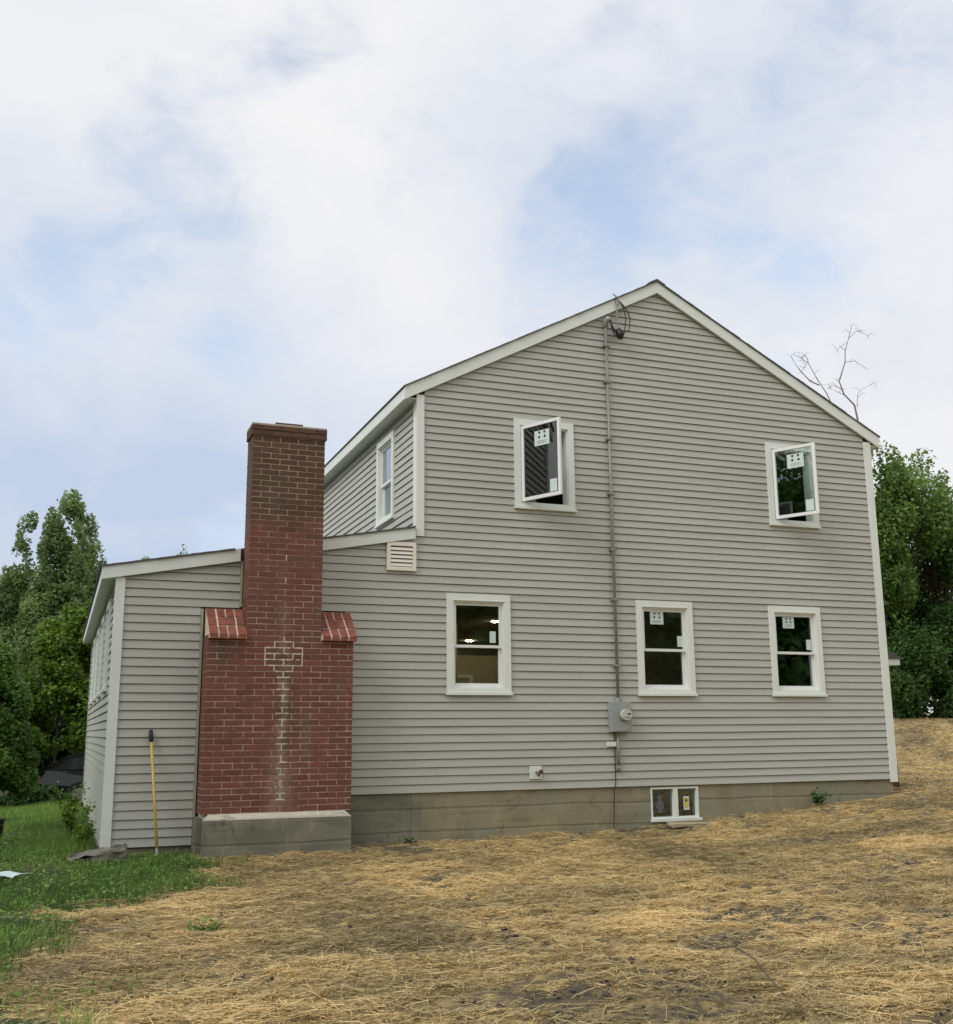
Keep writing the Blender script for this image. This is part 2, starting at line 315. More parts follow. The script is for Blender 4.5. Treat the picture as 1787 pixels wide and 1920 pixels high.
M['leaf_vine'] = leafmat('vine_leaf', (.045, .10, .012), (.23, .36, .045))
M['leaf_dark'] = leafmat('dark_leaf', (.024, .065, .016), (.10, .19, .04))
M['leaf_shade'] = leafmat('dark_shade_leaf', (.018, .045, .014), (.065, .13, .03))  # leaf tone darkened to stand in for deep shade
M['leaf_bush'] = leafmat('bush_leaf', (.04, .10, .02), (.20, .34, .07))
M['leaf_right'] = leafmat('broad_leaf', (.04, .09, .022), (.22, .35, .08))
M['grass'] = leafmat('grass_blade', (.05, .115, .022), (.25, .40, .08), .25)
M['straw'] = leafmat('straw_stalk', (.17, .135, .075), (.86, .64, .31), .15, (.50, .385, .19))

def ground_mat():
    m, nt, b, out = newmat('seeded_soil'); at = N(nt, 'ShaderNodeAttribute', attribute_name='green')
    n1 = noise_node(nt, 1.3, 6, .6, .4); n2 = noise_node(nt, 14, 6, .7); n3 = noise_node(nt, 30, 5, .7, vs=(.4, 1.6, 1))
    soil = ramp(nt, n2.outputs['Fac'], [(.3, (.032, .027, .020)), (.7, (.10, .08, .053))])
    straw = ramp(nt, n3.outputs['Fac'], [(.3, (.26, .19, .09)), (.5, (.50, .375, .17)), (.7, (.66, .50, .24))])
    c = mixc(nt, ramp(nt, n1.outputs['Fac'], [(.30, (0.25, .25, .25)), (.52, (.97, .97, .97))]), soil, straw)
    n9 = noise_node(nt, 22, 4, .65, .3, vs=(.45, 1.3, 1)); c = mixc(nt, ramp(nt, n9.outputs['Fac'], [(.55, (0, 0, 0)), (.64, (1, 1, 1))]), c, soil)
    ab = N(nt, 'ShaderNodeAttribute', attribute_name='bare'); c = mixc(nt, mval(nt, 'MULTIPLY', ab.outputs['Fac'], .85), c, soil)
    gsoil = ramp(nt, n2.outputs['Fac'], [(.3, (.03, .045, .016)), (.7, (.06, .085, .03))])
    c = mixc(nt, at.outputs['Fac'], c, gsoil); nt.links.new(c, b.inputs['Base Color']); b.inputs['Roughness'].default_value = 1.0
    bump(nt, b, n2.outputs['Fac'], .9, .03); return m
M['ground'] = ground_mat()
M['clod'] = simple('dark_clod', (.06, .048, .036), 1, .4, 20, 30, .8)

def _link2(name, me, parent=None):
    o = bpy.data.objects.new(name, me); COL.objects.link(o)
    if parent is not None:
        o.parent = parent
        if parent.data is None: o.matrix_parent_inverse = Matrix.Translation(parent.location).inverted()
    return o
link = _link2

# ------------------------------------------------------------------ ground
def sm(t): t = np.clip(t, 0, 1); return t * t * (3 - 2 * t)
def micro(x, y): return fbm(x * 3.6 + .5 * y, y * 6.5, 3, 9)
def gz(x, y, lumps=True):
    x = np.asarray(x, float); y = np.asarray(y, float)
    t = np.clip((y + 13.24) / 13.24, -.6, 1)
    z = -.05 + .20 * t - .03 * np.clip((3 - x) / 1.5, 0, 1) * np.clip(t, 0, 1)
    z = z + .44 * np.clip((x - 3.5) / 9, 0, 1) ** 2 * (.35 + .65 * np.clip(t, 0, 1))
    z = z + 1.15 * sm((y - 7.3) / 4.2) * sm((x - 9.5) / 3) + .02 * np.clip(y - 14, 0, 60) - .24 * sm((y - 9.5) / 3) * sm((2.5 - x) / 1.5) * sm((24 - y) / 4)
    if lumps:
        near = np.clip(1.3 - np.hypot(x - 4, y + 4) / 16, 0, 1)
        z = z + ((fbm(x * .55, y * .55, 3, 5) - .5) * .12 + (micro(x, y) - .5) * .10) * near * np.where((y > -.25) & (y < 1), .35, 1)
    return z
def cover(x, y, seed=3): return fbm(x * .75 + 5, y * 1.25 + 2, 4, seed) * .36 + micro(x, y) * .34 + fbm(x * 10, y * 17, 2, seed + 3) * .30
YB = [-14, -9, -7.2, -6.4, -5.4, -4.5, -3.4, -2.9, -2.3, -.9, -.35, 0, 40]; XB = [-.3, -.2, 0.1, .02, -.3, -.12, .15, .7, 1.5, 1.72, 1.6, 1.55, 1.55]
def green(x, y):
    b = np.interp(y, YB, XB) + (fbm(x * 1.7 + 3, y * 1.7, 4, 21) - .5) * 1.3
    right = 1 - sm((y - 10.5) / 1.2) if False else 0
    return sm((b - x) / .55 + .5)
def axis(parts):
    a = np.concatenate([np.arange(s, e, d) for s, e, d in parts]); return np.unique(np.round(a, 4))
gx = axis([(-600, -60, 60), (-60, -12, 6), (-12, -3, .6), (-3, 14, .075), (14, 30, .5), (30, 90, 6), (90, 601, 60)])
gy = axis([(-400, -60, 50), (-60, -14, 4), (-14, -9, .4), (-9, .6, .045), (.6, 16, .35), (16, 40, 2), (40, 100, 10), (100, 901, 100)])
X, Y = np.meshgrid(gx, gy); Zg = gz(X, Y); V = np.stack([X, Y, Zg], -1).reshape(-1, 3); nx = len(gx); ny = len(gy)
ii = np.arange(ny - 1)[:, None] * nx + np.arange(nx - 1)[None]; F = np.stack([ii, ii + 1, ii + nx + 1, ii + nx], -1).reshape(-1, 4)
gme = np_mesh('ground', V, F, M['ground'], green(X, Y).ravel(), 'green'); gme.polygons.foreach_set('use_smooth', [True] * len(gme.polygons))
at_ = gme.attributes.new('bare', 'FLOAT', 'POINT'); at_.data.foreach_set('value', sm((.458 - cover(X, Y)) / .06).ravel().astype(np.float32))
tag(link('ground', gme), kind='structure')

# ------------------------------------------------------------------ house
C = .1016; Z0 = .754
EL, RG, ER = (4.035, 6.035), (7.97, 8.10), (11.90, 6.045)
SL = (RG[1] - EL[1]) / (RG[0] - EL[0]); SR = (RG[1] - ER[1]) / (ER[0] - RG[0])
zmain = lambda x: EL[1] + SL * (x - EL[0]) if x < RG[0] else ER[1] + SR * (ER[0] - x)
zwing = lambda x: 3.44 + .18 * (x - .365)
DEPTH = 9.6
house = empty('house', (6.1, 4.8, .2), 'two storey clapboard house with grey vinyl siding, gable end and low side wing', 'house')

def siding_wall(parent, z0, zend, xl, xr, rects):
    k = 0
    while z0 + k * C < zend:
        a = z0 + k * C; b = a + C - .0065; k += 1
        L0, R0, L1, R1 = xl(a), xr(a), xl(b), xr(b)
        if R0 - L0 < .03: break
        br = sorted({round(L0, 4), round(R0, 4)} | {round(v, 4) for r in rects if r[3] > a and r[2] < b for v in r[:2] if L0 < v < R0})
        cells = []
        for xa, xb in zip(br[:-1], br[1:]):
            mid = (xa + xb) / 2; rng = [(a, b)]
            for r in rects:
                if r[0] < mid < r[1]:
                    new = []
                    for p, q in rng:
                        if r[3] <= p or r[2] >= q: new.append((p, q)); continue
                        if r[2] > p + .004: new.append((p, r[2]))
                        if r[3] < q - .004: new.append((r[3], q))
                    rng = new
            cells.append((xa, xb, rng))
        groups = [[]]
        for c in cells:
            if c[2]: groups[-1].append(c)
            elif groups[-1]: groups.append([])
        for g in groups:
            if not g: continue
            mb = MB()
            for xa, xb, rng in g:
                for p, q in rng:
                    yo = lambda z: -.0215 + .0205 * (z - a) / C
                    xa1 = L1 if abs(xa - L0) < 1e-3 and p == a and q == b else xa; xb1 = R1 if abs(xb - R0) < 1e-3 and p == a and q == b else xb
                    if xb1 <= xa1: xa1 = xb1 = (xa + xb) / 2
                    ns = max(1, int((xb - xa) / .45)); P = []; Fc = [(3, 2, 1, 0)]
                    fr_ = [(i / ns, 0) for i in range(ns + 1)]; xs_ = (k * 1.37 * 2.1) % 3.66; q_ = 0
                    while xs_ < 13:
                        if xa + .1 < xs_ < xb - .1: fr_ = [(f_, o_ + (.0022 if f_ > (xs_ - xa) / (xb - xa) else 0)) for f_, o_ in fr_]; fr_ += [((xs_ - xa) / (xb - xa), .0022 * q_), ((xs_ - xa) / (xb - xa) + 1e-5, .0022 * (q_ + 1))]; fr_.sort(); q_ += 1
                        xs_ += 3.66
                    ns = len(fr_) - 1
                    for f, lap in fr_:
                        xx, x2 = xa + (xb - xa) * f, xa1 + (xb1 - xa1) * f
                        wv = float(vnoise(xx * 1.3, a * 7.7, 3) - .5) * .005; wz = float(vnoise(xx * .8, a * 5.1, 8) - .5) * .005
                        P += [(xx, yo(p) + wv - lap + .002, p + wz), (x2, yo(q) + wv * .4 - lap * .5, q + wz * .6), (x2, 0, q), (xx, 0, p)]
                    for i in range(ns):
                        o = 4 * i
                        for e in range(4): Fc.append((o + e, o + 4 + e, o + 4 + (e + 1) % 4, o + (e + 1) % 4))
                    o = 4 * ns; Fc[0] = (0, 1, 2, 3); Fc.append((o + 3, o + 2, o + 1, o)); mb.pts(P, Fc)
            mb.build('siding_board', M['siding'], parent)

WINS = [('casement', 5.623, 4.465, .905, 1.272), ('casement', 9.76, 4.478, .89, 1.282), ('hung', 4.631, 1.957, .895, 1.312), ('hung', 7.427, 1.957, .902, 1.318), ('hung', 9.63, 1.957, .912, 1.313)]
BASE = (7.564, .29, .747, .44)
crects = [(x, x + w, z, z + h) for _, x, z, w, h in WINS]
open_rects = [(x + .085, x + w - .085, z + .085, z + h - .085) for _, x, z, w, h in WINS]

# gable wall: sheathing with real openings, cut into strips
gw = MB(); brk = sorted({.53, 3.28, 4.22, 11.72, RG[0]} | {v for r in open_rects for v in r[:2]})
for xa, xb in zip(brk[:-1], brk[1:]):
    mid = (xa + xb) / 2; wing = mid < 4.22; lo = .25 if mid < 3.3 else .76
    tf = (lambda x: zwing(x) - .135) if wing else (lambda x: zmain(x) - .155)
    zs = [lo]
    for r in sorted([r for r in open_rects if r[0] < mid < r[1]], key=lambda r: r[2]): zs += [r[2], r[3]]
    for i in range(0, len(zs), 2):
        p = zs[i]; q = zs[i + 1] if i + 1 < len(zs) else None
        ta, tb = (q, q) if q else (tf(xa), tf(xb))
        gw.hexa([(xa, .001, p), (xb, .001, p), (xb, .11, p), (xa, .11, p), (xa, .001, ta), (xb, .001, tb), (xb, .11, tb), (xa, .11, ta)])
gable = gw.build('gable_wall', M['sheath'], house)

def xl_f(z):
    xw = .365 + (z + .10 - 3.44) / .18
    if xw < .635: return .635
    if xw < 4.215: return xw
    return max(4.332, EL[0] + (z + .12 - EL[1]) / SL)
def xr_f(z): return min(11.613, ER[0] - (z + .12 - ER[1]) / SR)
ch_cut = [(1.516, 3.292, -1, 2.985), (1.968, 2.925, 2.985, 9)]
siding_wall(gable, Z0 - 5 * C, Z0 - .01, lambda z: .635, lambda z: 1.516, [])
siding_wall(gable, Z0, 8, xl_f, xr_f, crects + ch_cut)

def side_wall(name, loc, length, z0, z1, rects, oprects):
    g = MB(); brk = sorted({0., length} | {v for r in oprects for v in r[:2]})
    for xa, xb in zip(brk[:-1], brk[1:]):
        zs = [z0]
        for r in [r for r in oprects if r[0] < (xa + xb) / 2 < r[1]]: zs += [r[2], r[3]]
        zs.append(z1)
        for p, q in zip(zs[0::2], zs[1::2]): g.box(xa, xb, .001, .10, p, q)
    w = g.build(name, M['sheath'], house); w.location = loc; w.rotation_euler = (0, 0, -math.pi / 2); return w
# upper storey side wall (faces left), local x runs towards the viewer
UW = (DEPTH - 1.905, 4.44, .87, 1.28); uw_r = [(UW[0], UW[0] + UW[2], UW[1], UW[1] + UW[3])]
upper = side_wall('upper_side_wall', (4.242, DEPTH, 0), DEPTH - .12, 3.95, 5.93, uw_r, [(UW[0] + .085, UW[0] + UW[2] - .085, UW[1] + .085, UW[1] + UW[3] - .085)])
siding_wall(upper, Z0 + 33 * C, 5.86, lambda z: 0, lambda z: DEPTH - .115, uw_r)
WW = [(DEPTH - 1.0 - i * 1.95 - .95, 2.02, .95, 1.15) for i in range(4)]
ww_r = [(x, x + w, z, z + h) for x, z, w, h in WW]
wingw = side_wall('wing_side_wall', (.552, DEPTH, 0), DEPTH - .12, .25, 3.32, ww_r[::-1], sorted([(x + .085, x + w - .085, z + .085, z + h - .085) for x, z, w, h in WW]))
siding_wall(wingw, Z0 - 5 * C, 3.24, lambda z: 0, lambda z: DEPTH - .11, ww_r)
# right and rear walls
rw = MB(); rw.box(11.61, 11.719, .11, DEPTH, .76, 5.9)
right_wall = rw.build('right_side_wall', M['sheath'], house)
rs = MB()
for k in range(51):
    a = Z0 + k * C; rs.hexa([(11.72, .105, a), (11.739, .105, a), (11.739, DEPTH, a), (11.72, DEPTH, a), (11.72, .105, a + C - .0015), (11.7235, .105, a + C - .0015), (11.7235, DEPTH, a + C - .0015), (11.72, DEPTH, a + C - .0015)])
tag(rs.build('siding', M['siding'], right_wall), kind='stuff')
bw = MB(); bw.prism_y([(.53, .25), (11.72, .25), (11.72, zmain(11.72) - .155), (RG[0], RG[1] - .155), (4.22, zmain(4.22) - .155), (4.22, zwing(4.22) - .135), (.53, zwing(.53) - .135)], DEPTH + .001, DEPTH + .1)
bw.build('rear_wall', M['siding'], house)

# foundation and cellar window opening
fd = MB(); bx0, bz0, bwid, bhei = BASE
fd.box(4.215, bx0, .012, .25, -.6, .752); fd.box(bx0 + bwid, 11.68, .012, .25, -.6, .752)
fd.box(bx0, bx0 + bwid, .012, .25, -.6, bz0); fd.box(bx0, bx0 + bwid, .012, .25, bz0 + bhei, .752)
fd.box(11.43, 11.68, .25, DEPTH, -.6, .752); fd.box(.56, 3.24, .03, .25, -.6, .249); fd.box(.56, .8, .25, DEPTH, -.6, .249)
found = fd.build('foundation', M['foundation'], house)
fl2 = MB(); fl2.box(3.25, 4.214, .014, .25, -.6, .752); fl2.build('foundation_block', M['footing'], house)
pj = MB(); pj.prism_y([(4.175, .05), (4.30, .05), (4.315, .3), (4.285, .42), (4.31, .6), (4.30, .75), (4.18, .75), (4.165, .4)], .006, .02); pj.build('patched_joint', M['footing'], house)

# corner boards (L shaped)
def corner(name, x0, x1, zb, zt, sx):
    m = MB(); m.box(x0, x1, -.036, -.001, zb, zt)
    if sx < 0: m.box(x0, x0 + .03, -.001, .115, zb, zt)
    else: m.box(x1 - .03, x1, -.001, .105, zb, zt)
    return m.build('corner_board', M['trim'], house)
corner('l', .527, .635, .19, 3.31, -1); corner('u', 4.214, 4.322, 4.005, 5.93, -1); corner('r', 11.615, 11.745, .71, 5.93, 1)
for q in ((1.518, 1.546, .24, 2.965), (1.970, 1.994, 3.0, 3.56), (2.900, 2.924, 3.02, 3.74), (3.294, 3.312, .756, 2.985)):
    mj = MB(); mj.box(q[0], q[1], -.040, 0, q[2], q[3]); mj.build('j_channel', M['jchannel'], house)

# roofs
def rake(pts, top, hgt, y0, y1, name='rake_board', m='trim', cutL=None):
    mb = MB()
    for (xa, za), (xb, zb) in zip(pts[:-1], pts[1:]):
        mb.prism_y([(xa, za - top - hgt), (xb, zb - top - hgt), (xb, zb - top), (xa, za - top)], y0, y1)
    return mb.build(name, M[m], house)
rake([EL, RG], .022, .175, -.070, -.036); rake([RG, ER], .022, .175, -.070, -.036)
rake([(4.20, zmain(4.20)), RG], .04, .15, -.0355, -.0265, 'furring'); rake([RG, (11.73, zmain(11.73))], .04, .15, -.0355, -.0265, 'furring')
W = lambda x: (x, zwing(x))
rake([W(.365), W(1.955)], .018, .15, -.070, -.036); rake([W(2.93), W(4.194)], .018, .15, -.070, -.036)
rake([W(.54), W(1.95)], .03, .13, -.0355, -.0265, 'furring'); rake([W(2.93), W(4.19)], .03, .13, -.0355, -.0265, 'furring')
deck = MB()
deck.prism_y([(EL[0] + .03, zmain(EL[0] + .03) - .15), (RG[0], RG[1] - .15), (RG[0], RG[1] - .03), (EL[0] + .03, zmain(EL[0] + .03) - .03)], -.0260, DEPTH + .3)
deck.prism_y([(RG[0], RG[1] - .15), (ER[0] - .03, zmain(ER[0] - .03) - .15), (ER[0] - .03, zmain(ER[0] - .03) - .03), (RG[0], RG[1] - .03)], -.0260, DEPTH + .3)
mroof = deck.build('main_roof', M['sheath'], house)
wd = MB(); wd.prism_y([(.395, zwing(.395) - .13), (4.19, zwing(4.19) - .13), (4.19, zwing(4.19) - .02), (.395, zwing(.395) - .02)], .0, DEPTH + .2)
wroof = wd.build('wing_roof', M['sheath'], house)
def shingles(parent, x0, x1, zf, y0, y1, cut=None):
    mb = MB(); n = int(abs(x1 - x0) / .125); dx = (x1 - x0) / n; rr = random.Random(3)
    for i in range(n):
        xa = x0 + i * dx; xb = xa + dx * 1.0; s = zf(xb) - zf(xa); mid = (xa + xb) / 2
        yy = cut[2] if cut and cut[0] < mid < cut[1] else y0 - rr.uniform(0, .012)
        e = .010 + rr.uniform(0, .006)
        P = [(xa, zf(xa) - .022), (xb, zf(xb) - .022), (xb, zf(xb) - .004), (xa, zf(xa) - .016 + e)]
        if dx < 0: P = [P[1], P[0], P[3], P[2]]
        mb.prism_y(P, yy, y1)
    return tag(mb.build('shingles', M['shingle'], parent), kind='stuff')
shingles(mroof, EL[0] - .015, RG[0], zmain, -.086, DEPTH + .31); shingles(mroof, ER[0] + .015, RG[0], zmain, -.086, DEPTH + .31)
shingles(wroof, .345, 4.19, zwing, -.086, DEPTH + .21, (1.93, 2.95, .001))
rc = MB(); rc.prism_y([(RG[0] - .14, RG[1] - .066), (RG[0], RG[1] + .006), (RG[0] + .14, RG[1] - .066), (RG[0] + .14, RG[1] - .05), (RG[0], RG[1] + .024), (RG[0] - .14, RG[1] - .05)], -.082, DEPTH + .3); rc.build('ridge_cap', M['shingle'], mroof)
ev = MB(); ev.box(EL[0] + .002, EL[0] + .024, -.0355, DEPTH + .3, EL[1] - .185, EL[1] - .028); ev.build('fascia', M['trim'], house)
ev = MB(); ev.box(EL[0] + .025, 4.241, -.035, DEPTH + .29, EL[1] - .172, EL[1] - .158); ev.build('soffit', M['soffit'], house)
ev = MB(); ev.box(ER[0] - .024, ER[0] - .002, -.0355, DEPTH + .3, ER[1] - .185, ER[1] - .028); ev.build('fascia', M['trim'], house)
ev = MB(); ev.box(11.74, ER[0] - .025, -.035, DEPTH + .29, ER[1] - .172, ER[1] - .158); ev.build('soffit', M['soffit'], house)
ev = MB(); ev.box(.370, .392, -.0355, DEPTH + .2, 3.44 - .165, 3.44 - .022); ev.build('fascia', M['trim'], house)
ev = MB(); ev.box(.393, .551, -.035, DEPTH + .19, 3.44 - .150, 3.44 - .138); ev.build('soffit', M['soffit'], house)

def frame_rect2(m, x0, x1, z0, z1, w, y0, y1): m.box(x0, x0 + w, y0, y1, z0, z1); m.box(x1 - w, x1, y0, y1, z0, z1); m.box(x0 + w, x1 - w, y0, y1, z1 - w, z1)
# interior: floors, ceilings, partitions
it = MB(); it.box(.64, 11.6, .12, DEPTH - .02, .80, .90); it.build('ground_floor', M['dark_wood'], house)
it = MB(); it.box(.64, 11.6, .12, DEPTH - .02, 3.36, 3.42); it.build('ceiling', M['drywall'], house)
it = MB(); it.box(4.35, 11.6, .12, DEPTH - .02, 3.72, 3.80); it.build('upper_floor', M['dark_wood'], house)
it = MB(); it.box(4.35, 11.6, .12, DEPTH - .02, 6.02, 6.06); it.build('upper_ceiling', M['drywall'], house)
it = MB(); it.box(6.35, 6.45, 4.6, 9.2, .9, 3.36); it.box(8.7, 8.8, .13, 7.0, .9, 3.36); it.box(8.8, 11.6, 5.0, 5.1, .9, 3.36); it.build('partition', M['drywall'], house)
it = MB(); it.box(7.6, 7.7, .13, 9.2, 3.8, 6.02); it.box(4.35, 7.6, 4.0, 4.1, 3.8, 6.02); it.box(7.7, 11.6, 4.0, 4.1, 3.8, 6.02); it.build('partition', M['drywall'], house)
it = MB(); it.box(6.0, 8.65, 5.2, 5.3, .9, 2.85); dv = it.build('room_divider', M['drywall'], house)
it = MB(); frame_rect2(it, 6.35, 6.95, .9, 2.5, .06, 5.17, 5.199); it.build('door_frame', M['trim'], dv)
it = MB(); it.box(6.41, 6.89, 5.185, 5.199, .9, 2.44); it.build('door_leaf', M['jchannel'], dv)
it = MB(); it.box(7.3, 8.6, .3, 1.6, .76, .79); it.box(bx0 - .1, bx0 + bwid + .1, 1.2, 1.25, -.5, .76); it.build('cellar_wall', M['dark_wood'], house)
for lx, ly in ((7.94, 7.98), (6.97, 4.06)):
    it = MB()
    P = [(lx + .075 * math.cos(2 * math.pi * i / 20), ly + .075 * math.sin(2 * math.pi * i / 20)) for i in range(20)]
    it.pts([(a, b, 3.345) for a, b in P] + [(a, b, 3.359) for a, b in P], [tuple(range(19, -1, -1))] + [(i, (i + 1) % 20, 20 + (i + 1) % 20, 20 + i) for i in range(20)])
    it.build('ceiling_lamp', M['lamp'], house)

# ---- windows
def sticker(parent, x0, z0, w, h, y, rot=None, name='sticker', dots=True):
    m = MB(); m.box(x0, x0 + w, y - .0015, y, z0, z0 + h, 0); yy = y - .002
    if dots:
        for fx, fz in ((.34, .86), (.68, .86), (.32, .56), (.70, .56)): m.disc((x0 + w * fx, yy, z0 + h * fz), w * .075, 10, 'y', 1)
        for fz in (.30, .22, .14): m.pts([(x0 + w * .18, yy, z0 + h * (fz - .012)), (x0 + w * .82, yy, z0 + h * (fz - .012)), (x0 + w * .82, yy, z0 + h * (fz + .018)), (x0 + w * .18, yy, z0 + h * (fz + .018))], [(0, 1, 2, 3)], 2)
    return m.build(name, [M['paper'], M['ink'], M['steel']], parent)
def frame_rect(m, x0, x1, z0, z1, wl, wr, wb, wtp, y0, y1):
    m.box(x0, x0 + wl, y0, y1, z0, z1); m.box(x1 - wr, x1, y0, y1, z0, z1); m.box(x0 + wl, x1 - wr, y0, y1, z0, z0 + wb); m.box(x0 + wl, x1 - wr, y0, y1, z1 - wtp, z1)
def window(parent, x, z, w, h, kind, stick=(), label=None, rot=0.0, loc=None):
    m = MB(); cw = .092
    frame_rect(m, 0, w, .035, h, cw, cw, .045, cw, -.040, -.001)
    m.box(-.012, w + .012, -.062, -.001, 0, .0345)                                        # sill nose
    m.box(cw - .012, w - cw + .012, -.047, -.0405, h - cw + .001, h - cw + .012)           # drip line over the opening
    frame_rect(m, cw, w - cw, .08, h - cw, .018, .018, .02, .02, -.018, .13)               # jamb
    win = m.build('window', M['trim'], parent)
    win.location = loc if loc else (x, 0, z); win.rotation_euler = (0, 0, rot)
    if label: win['label'] = label
    a, b = cw + .018, w - cw - .018; zb, zt = .10, h - cw - .02
    if kind == 'hung':
        mid = zb + (zt - zb) * .485
        for (p, q, y0, rb, rt) in ((mid - .02, zt, .012, .036, .034), (zb, mid + .018, .048, .055, .034)):
            s = MB(); frame_rect(s, a + .001, b - .001, p, q, .034, .034, rb, rt, y0, y0 + .034); s.build('sash', M['sash'], win)
            g = MB(); g.box(a + .035, b - .035, y0 + .014, y0 + .019, p + rb, q - rt); g.build('pane', M['glass'], win)
        if 'face' in stick: sticker(win, a + .035 + (b - a - .07) * stick['face'], zt - .034 - stick['drop'] - .17, .20 * stick['size'], .165 * stick['size'], .0255)
        if 'tag' in stick: sticker(win, b - .035 - stick['tag'], mid + .05, .085, .15, .0255, name='sticker_tag', dots=False)
    return win
stk = [None, None, {'tag': .13}, {'face': .17, 'tag': .085, 'drop': .008, 'size': 1.06}, {'face': .21, 'tag': .095, 'drop': .002, 'size': 1.0}]
lab = ['open casement window with white sash swung outwards left of the conduit', 'open casement window with white sash swung outwards near the right corner', 'white double hung window with lit ceiling lamp behind the glass', 'white double hung window right of the conduit with dotted sticker', 'white double hung window nearest the right corner with dotted sticker']
for (kind, x, z, w, h), st, lb in zip(WINS, stk, lab):
    win = window(house, x, z, w, h, kind, st or {}, lb)
    if kind == 'casement':
        a, b = .112, w - .112; zb, zt = .10, h - .112; sw = b - a
        hinge = bpy.data.objects.new('tmp', None)
        ang = math.radians(-64.3 if x < 7 else -61); c, s_ = math.cos(ang), math.sin(ang)
        def place(o): o.location = (a + .004, -.03, 0); o.rotation_euler = (0, 0, ang); return o
        s = MB(); frame_rect(s, 0, sw, zb, zt, .042, .042, .045, .042, -.018, .018); place(s.build('sash', M['sash'], win))
        g = MB(); g.box(.043, sw - .043, -.003, .003, zb + .046, zt - .043); place(g.build('pane', M['glass'], win))
        place(sticker(win, sw * .34, zt - .33, .26, .21, -.0035)); place(sticker(win, sw - .042 - .15, zb + .06, .12, .17, -.0035, name='sticker_tag', dots=False))
        k = MB(); k.tube([(a + .05, .0, zb + .01), (a + .16, -.10, zb + .008), (a + .10, -.17, zb + .02)], .009, 6); k.box(a + .02, a + .22, -.016, .0, .101, .112); k.build('crank_arm', M['steel'], win)
        bpy.data.objects.remove(hinge)
window(house, 0, 0, UW[2], UW[3], 'hung', {}, 'white double hung window in the upper side wall', -math.pi / 2, (4.242, DEPTH - UW[0], UW[1]))
for x, z, w, h in WW: window(house, 0, 0, w, h, 'hung', {}, None, -math.pi / 2, (.552, DEPTH - x, z))
# cellar window
m = MB(); frame_rect(m, 0, bwid, 0, bhei, .024, .034, .05, .024, .0, .10); m.box(bwid * .47, bwid * .56, -.004, .09, .051, bhei - .025); m.box(-.02, bwid + .03, -.03, .0, -.01, .03)
cw_ = m.build('cellar_window', M['trim'], house); cw_.location = (bx0, 0, bz0); cw_['label'] = 'small two pane cellar window in the concrete foundation'
for p, q in ((.025, bwid * .47 - .001), (bwid * .57 + .001, bwid - .035)):
    g = MB(); g.box(p, q, .05, .055, .051, bhei - .025); g.build('pane', M['glass'], cw_)
m = MB(); m.box(.12, .20, .045, .048, .10, .34); m.box(.09, .22, .0453, .0483, .16, .24); m.build('sticker', simple('grey_film', (.11, .12, .115), .6, .2, 20), cw_)
m = MB(); m.box(.53, .62, .045, .048, .13, .31, 0); m.disc((.575, .0440, .255), .018, 10, 'y', 2); m.pts([(.540, .0443, .155), (.610, .0443, .155), (.610, .0443, .285), (.540, .0443, .285)], [(0, 1, 2, 3)], 1)
m.build('sticker', [M['paper'], M['yellow_paper'], M['ink']], cw_)

# small entry porch on the far side of the right corner
pm = MB(); pm.box(11.745, 12.60, 1.0, 2.6, .3, 2.50); porch = pm.build('entry_porch', M['trim'], house)
pr = MB(); pr.prism_y([(11.745, 2.505), (12.84, 2.505), (12.84, 2.60), (11.745, 2.60)], .93, 2.68); pr.build('porch_fascia', M['trim'], porch)
pr = MB(); pr.prism_y([(11.745, 2.602), (12.86, 2.602), (12.86, 2.625), (12.45, 2.80), (11.745, 3.05)], .91, 2.70); pr.build('porch_roof', M['shingle'], porch)

# ------------------------------------------------------------------ chimney
chim = empty('brick_chimney', (2.42, -.25, .1), 'exterior red brick chimney with broad shouldered base on a concrete footing', 'chimney')
CX = 2.443; BM_ = .2213; CO = .0695; YF = -.45; ZB = .615; BL, BR = 1.558, 3.285; SLX, SRX = 2.0, 2.886
J = .012
ncourse = 66; nbase = 29                                # courses up to the shoulders
core = MB()
core.box(BL + .004, BR - .004, YF + .004, -.036, ZB - .01, ZB + nbase * CO); core.box(SLX + .004, SRX - .004, YF + .004, -.042, ZB + nbase * CO, ZB + ncourse * CO - .01)
core.build('mortar_core', M['mortar'], chim)
cache = {}
def brick_mesh(dx, dy, dz):
    k = (round(dx, 3), round(dy, 3), round(dz, 3))
    if k not in cache:
        m = MB(); b = .003; X0, X1, Y0, Y1, Z_0, Z_1 = -dx / 2, dx / 2, -dy / 2, dy / 2, -dz / 2, dz / 2
        # front face slightly pillowed by a chamfer
        m.pts([(X0 + b, Y0, Z_0 + b), (X1 - b, Y0, Z_0 + b), (X1 - b, Y0, Z_1 - b), (X0 + b, Y0, Z_1 - b), (X0, Y0 + b, Z_0), (X1, Y0 + b, Z_0), (X1, Y0 + b, Z_1), (X0, Y0 + b, Z_1), (X0, Y1, Z_0), (X1, Y1, Z_0), (X1, Y1, Z_1), (X0, Y1, Z_1)],
              [(0, 1, 2, 3), (4, 5, 1, 0), (5, 6, 2, 1), (6, 7, 3, 2), (7, 4, 0, 3), (8, 9, 5, 4), (9, 10, 6, 5), (10, 11, 7, 6), (11, 8, 4, 7), (9, 8, 11, 10)])
        cache[k] = m.mesh('brick', M['brick'])
    return cache[k]
rr = random.Random(5); single = []; rest = MB()
def add_rest(x0, x1, y0, y1, z0, z1): rest.box(x0, x1, y0, y1, z0, z1)
jointlist = []
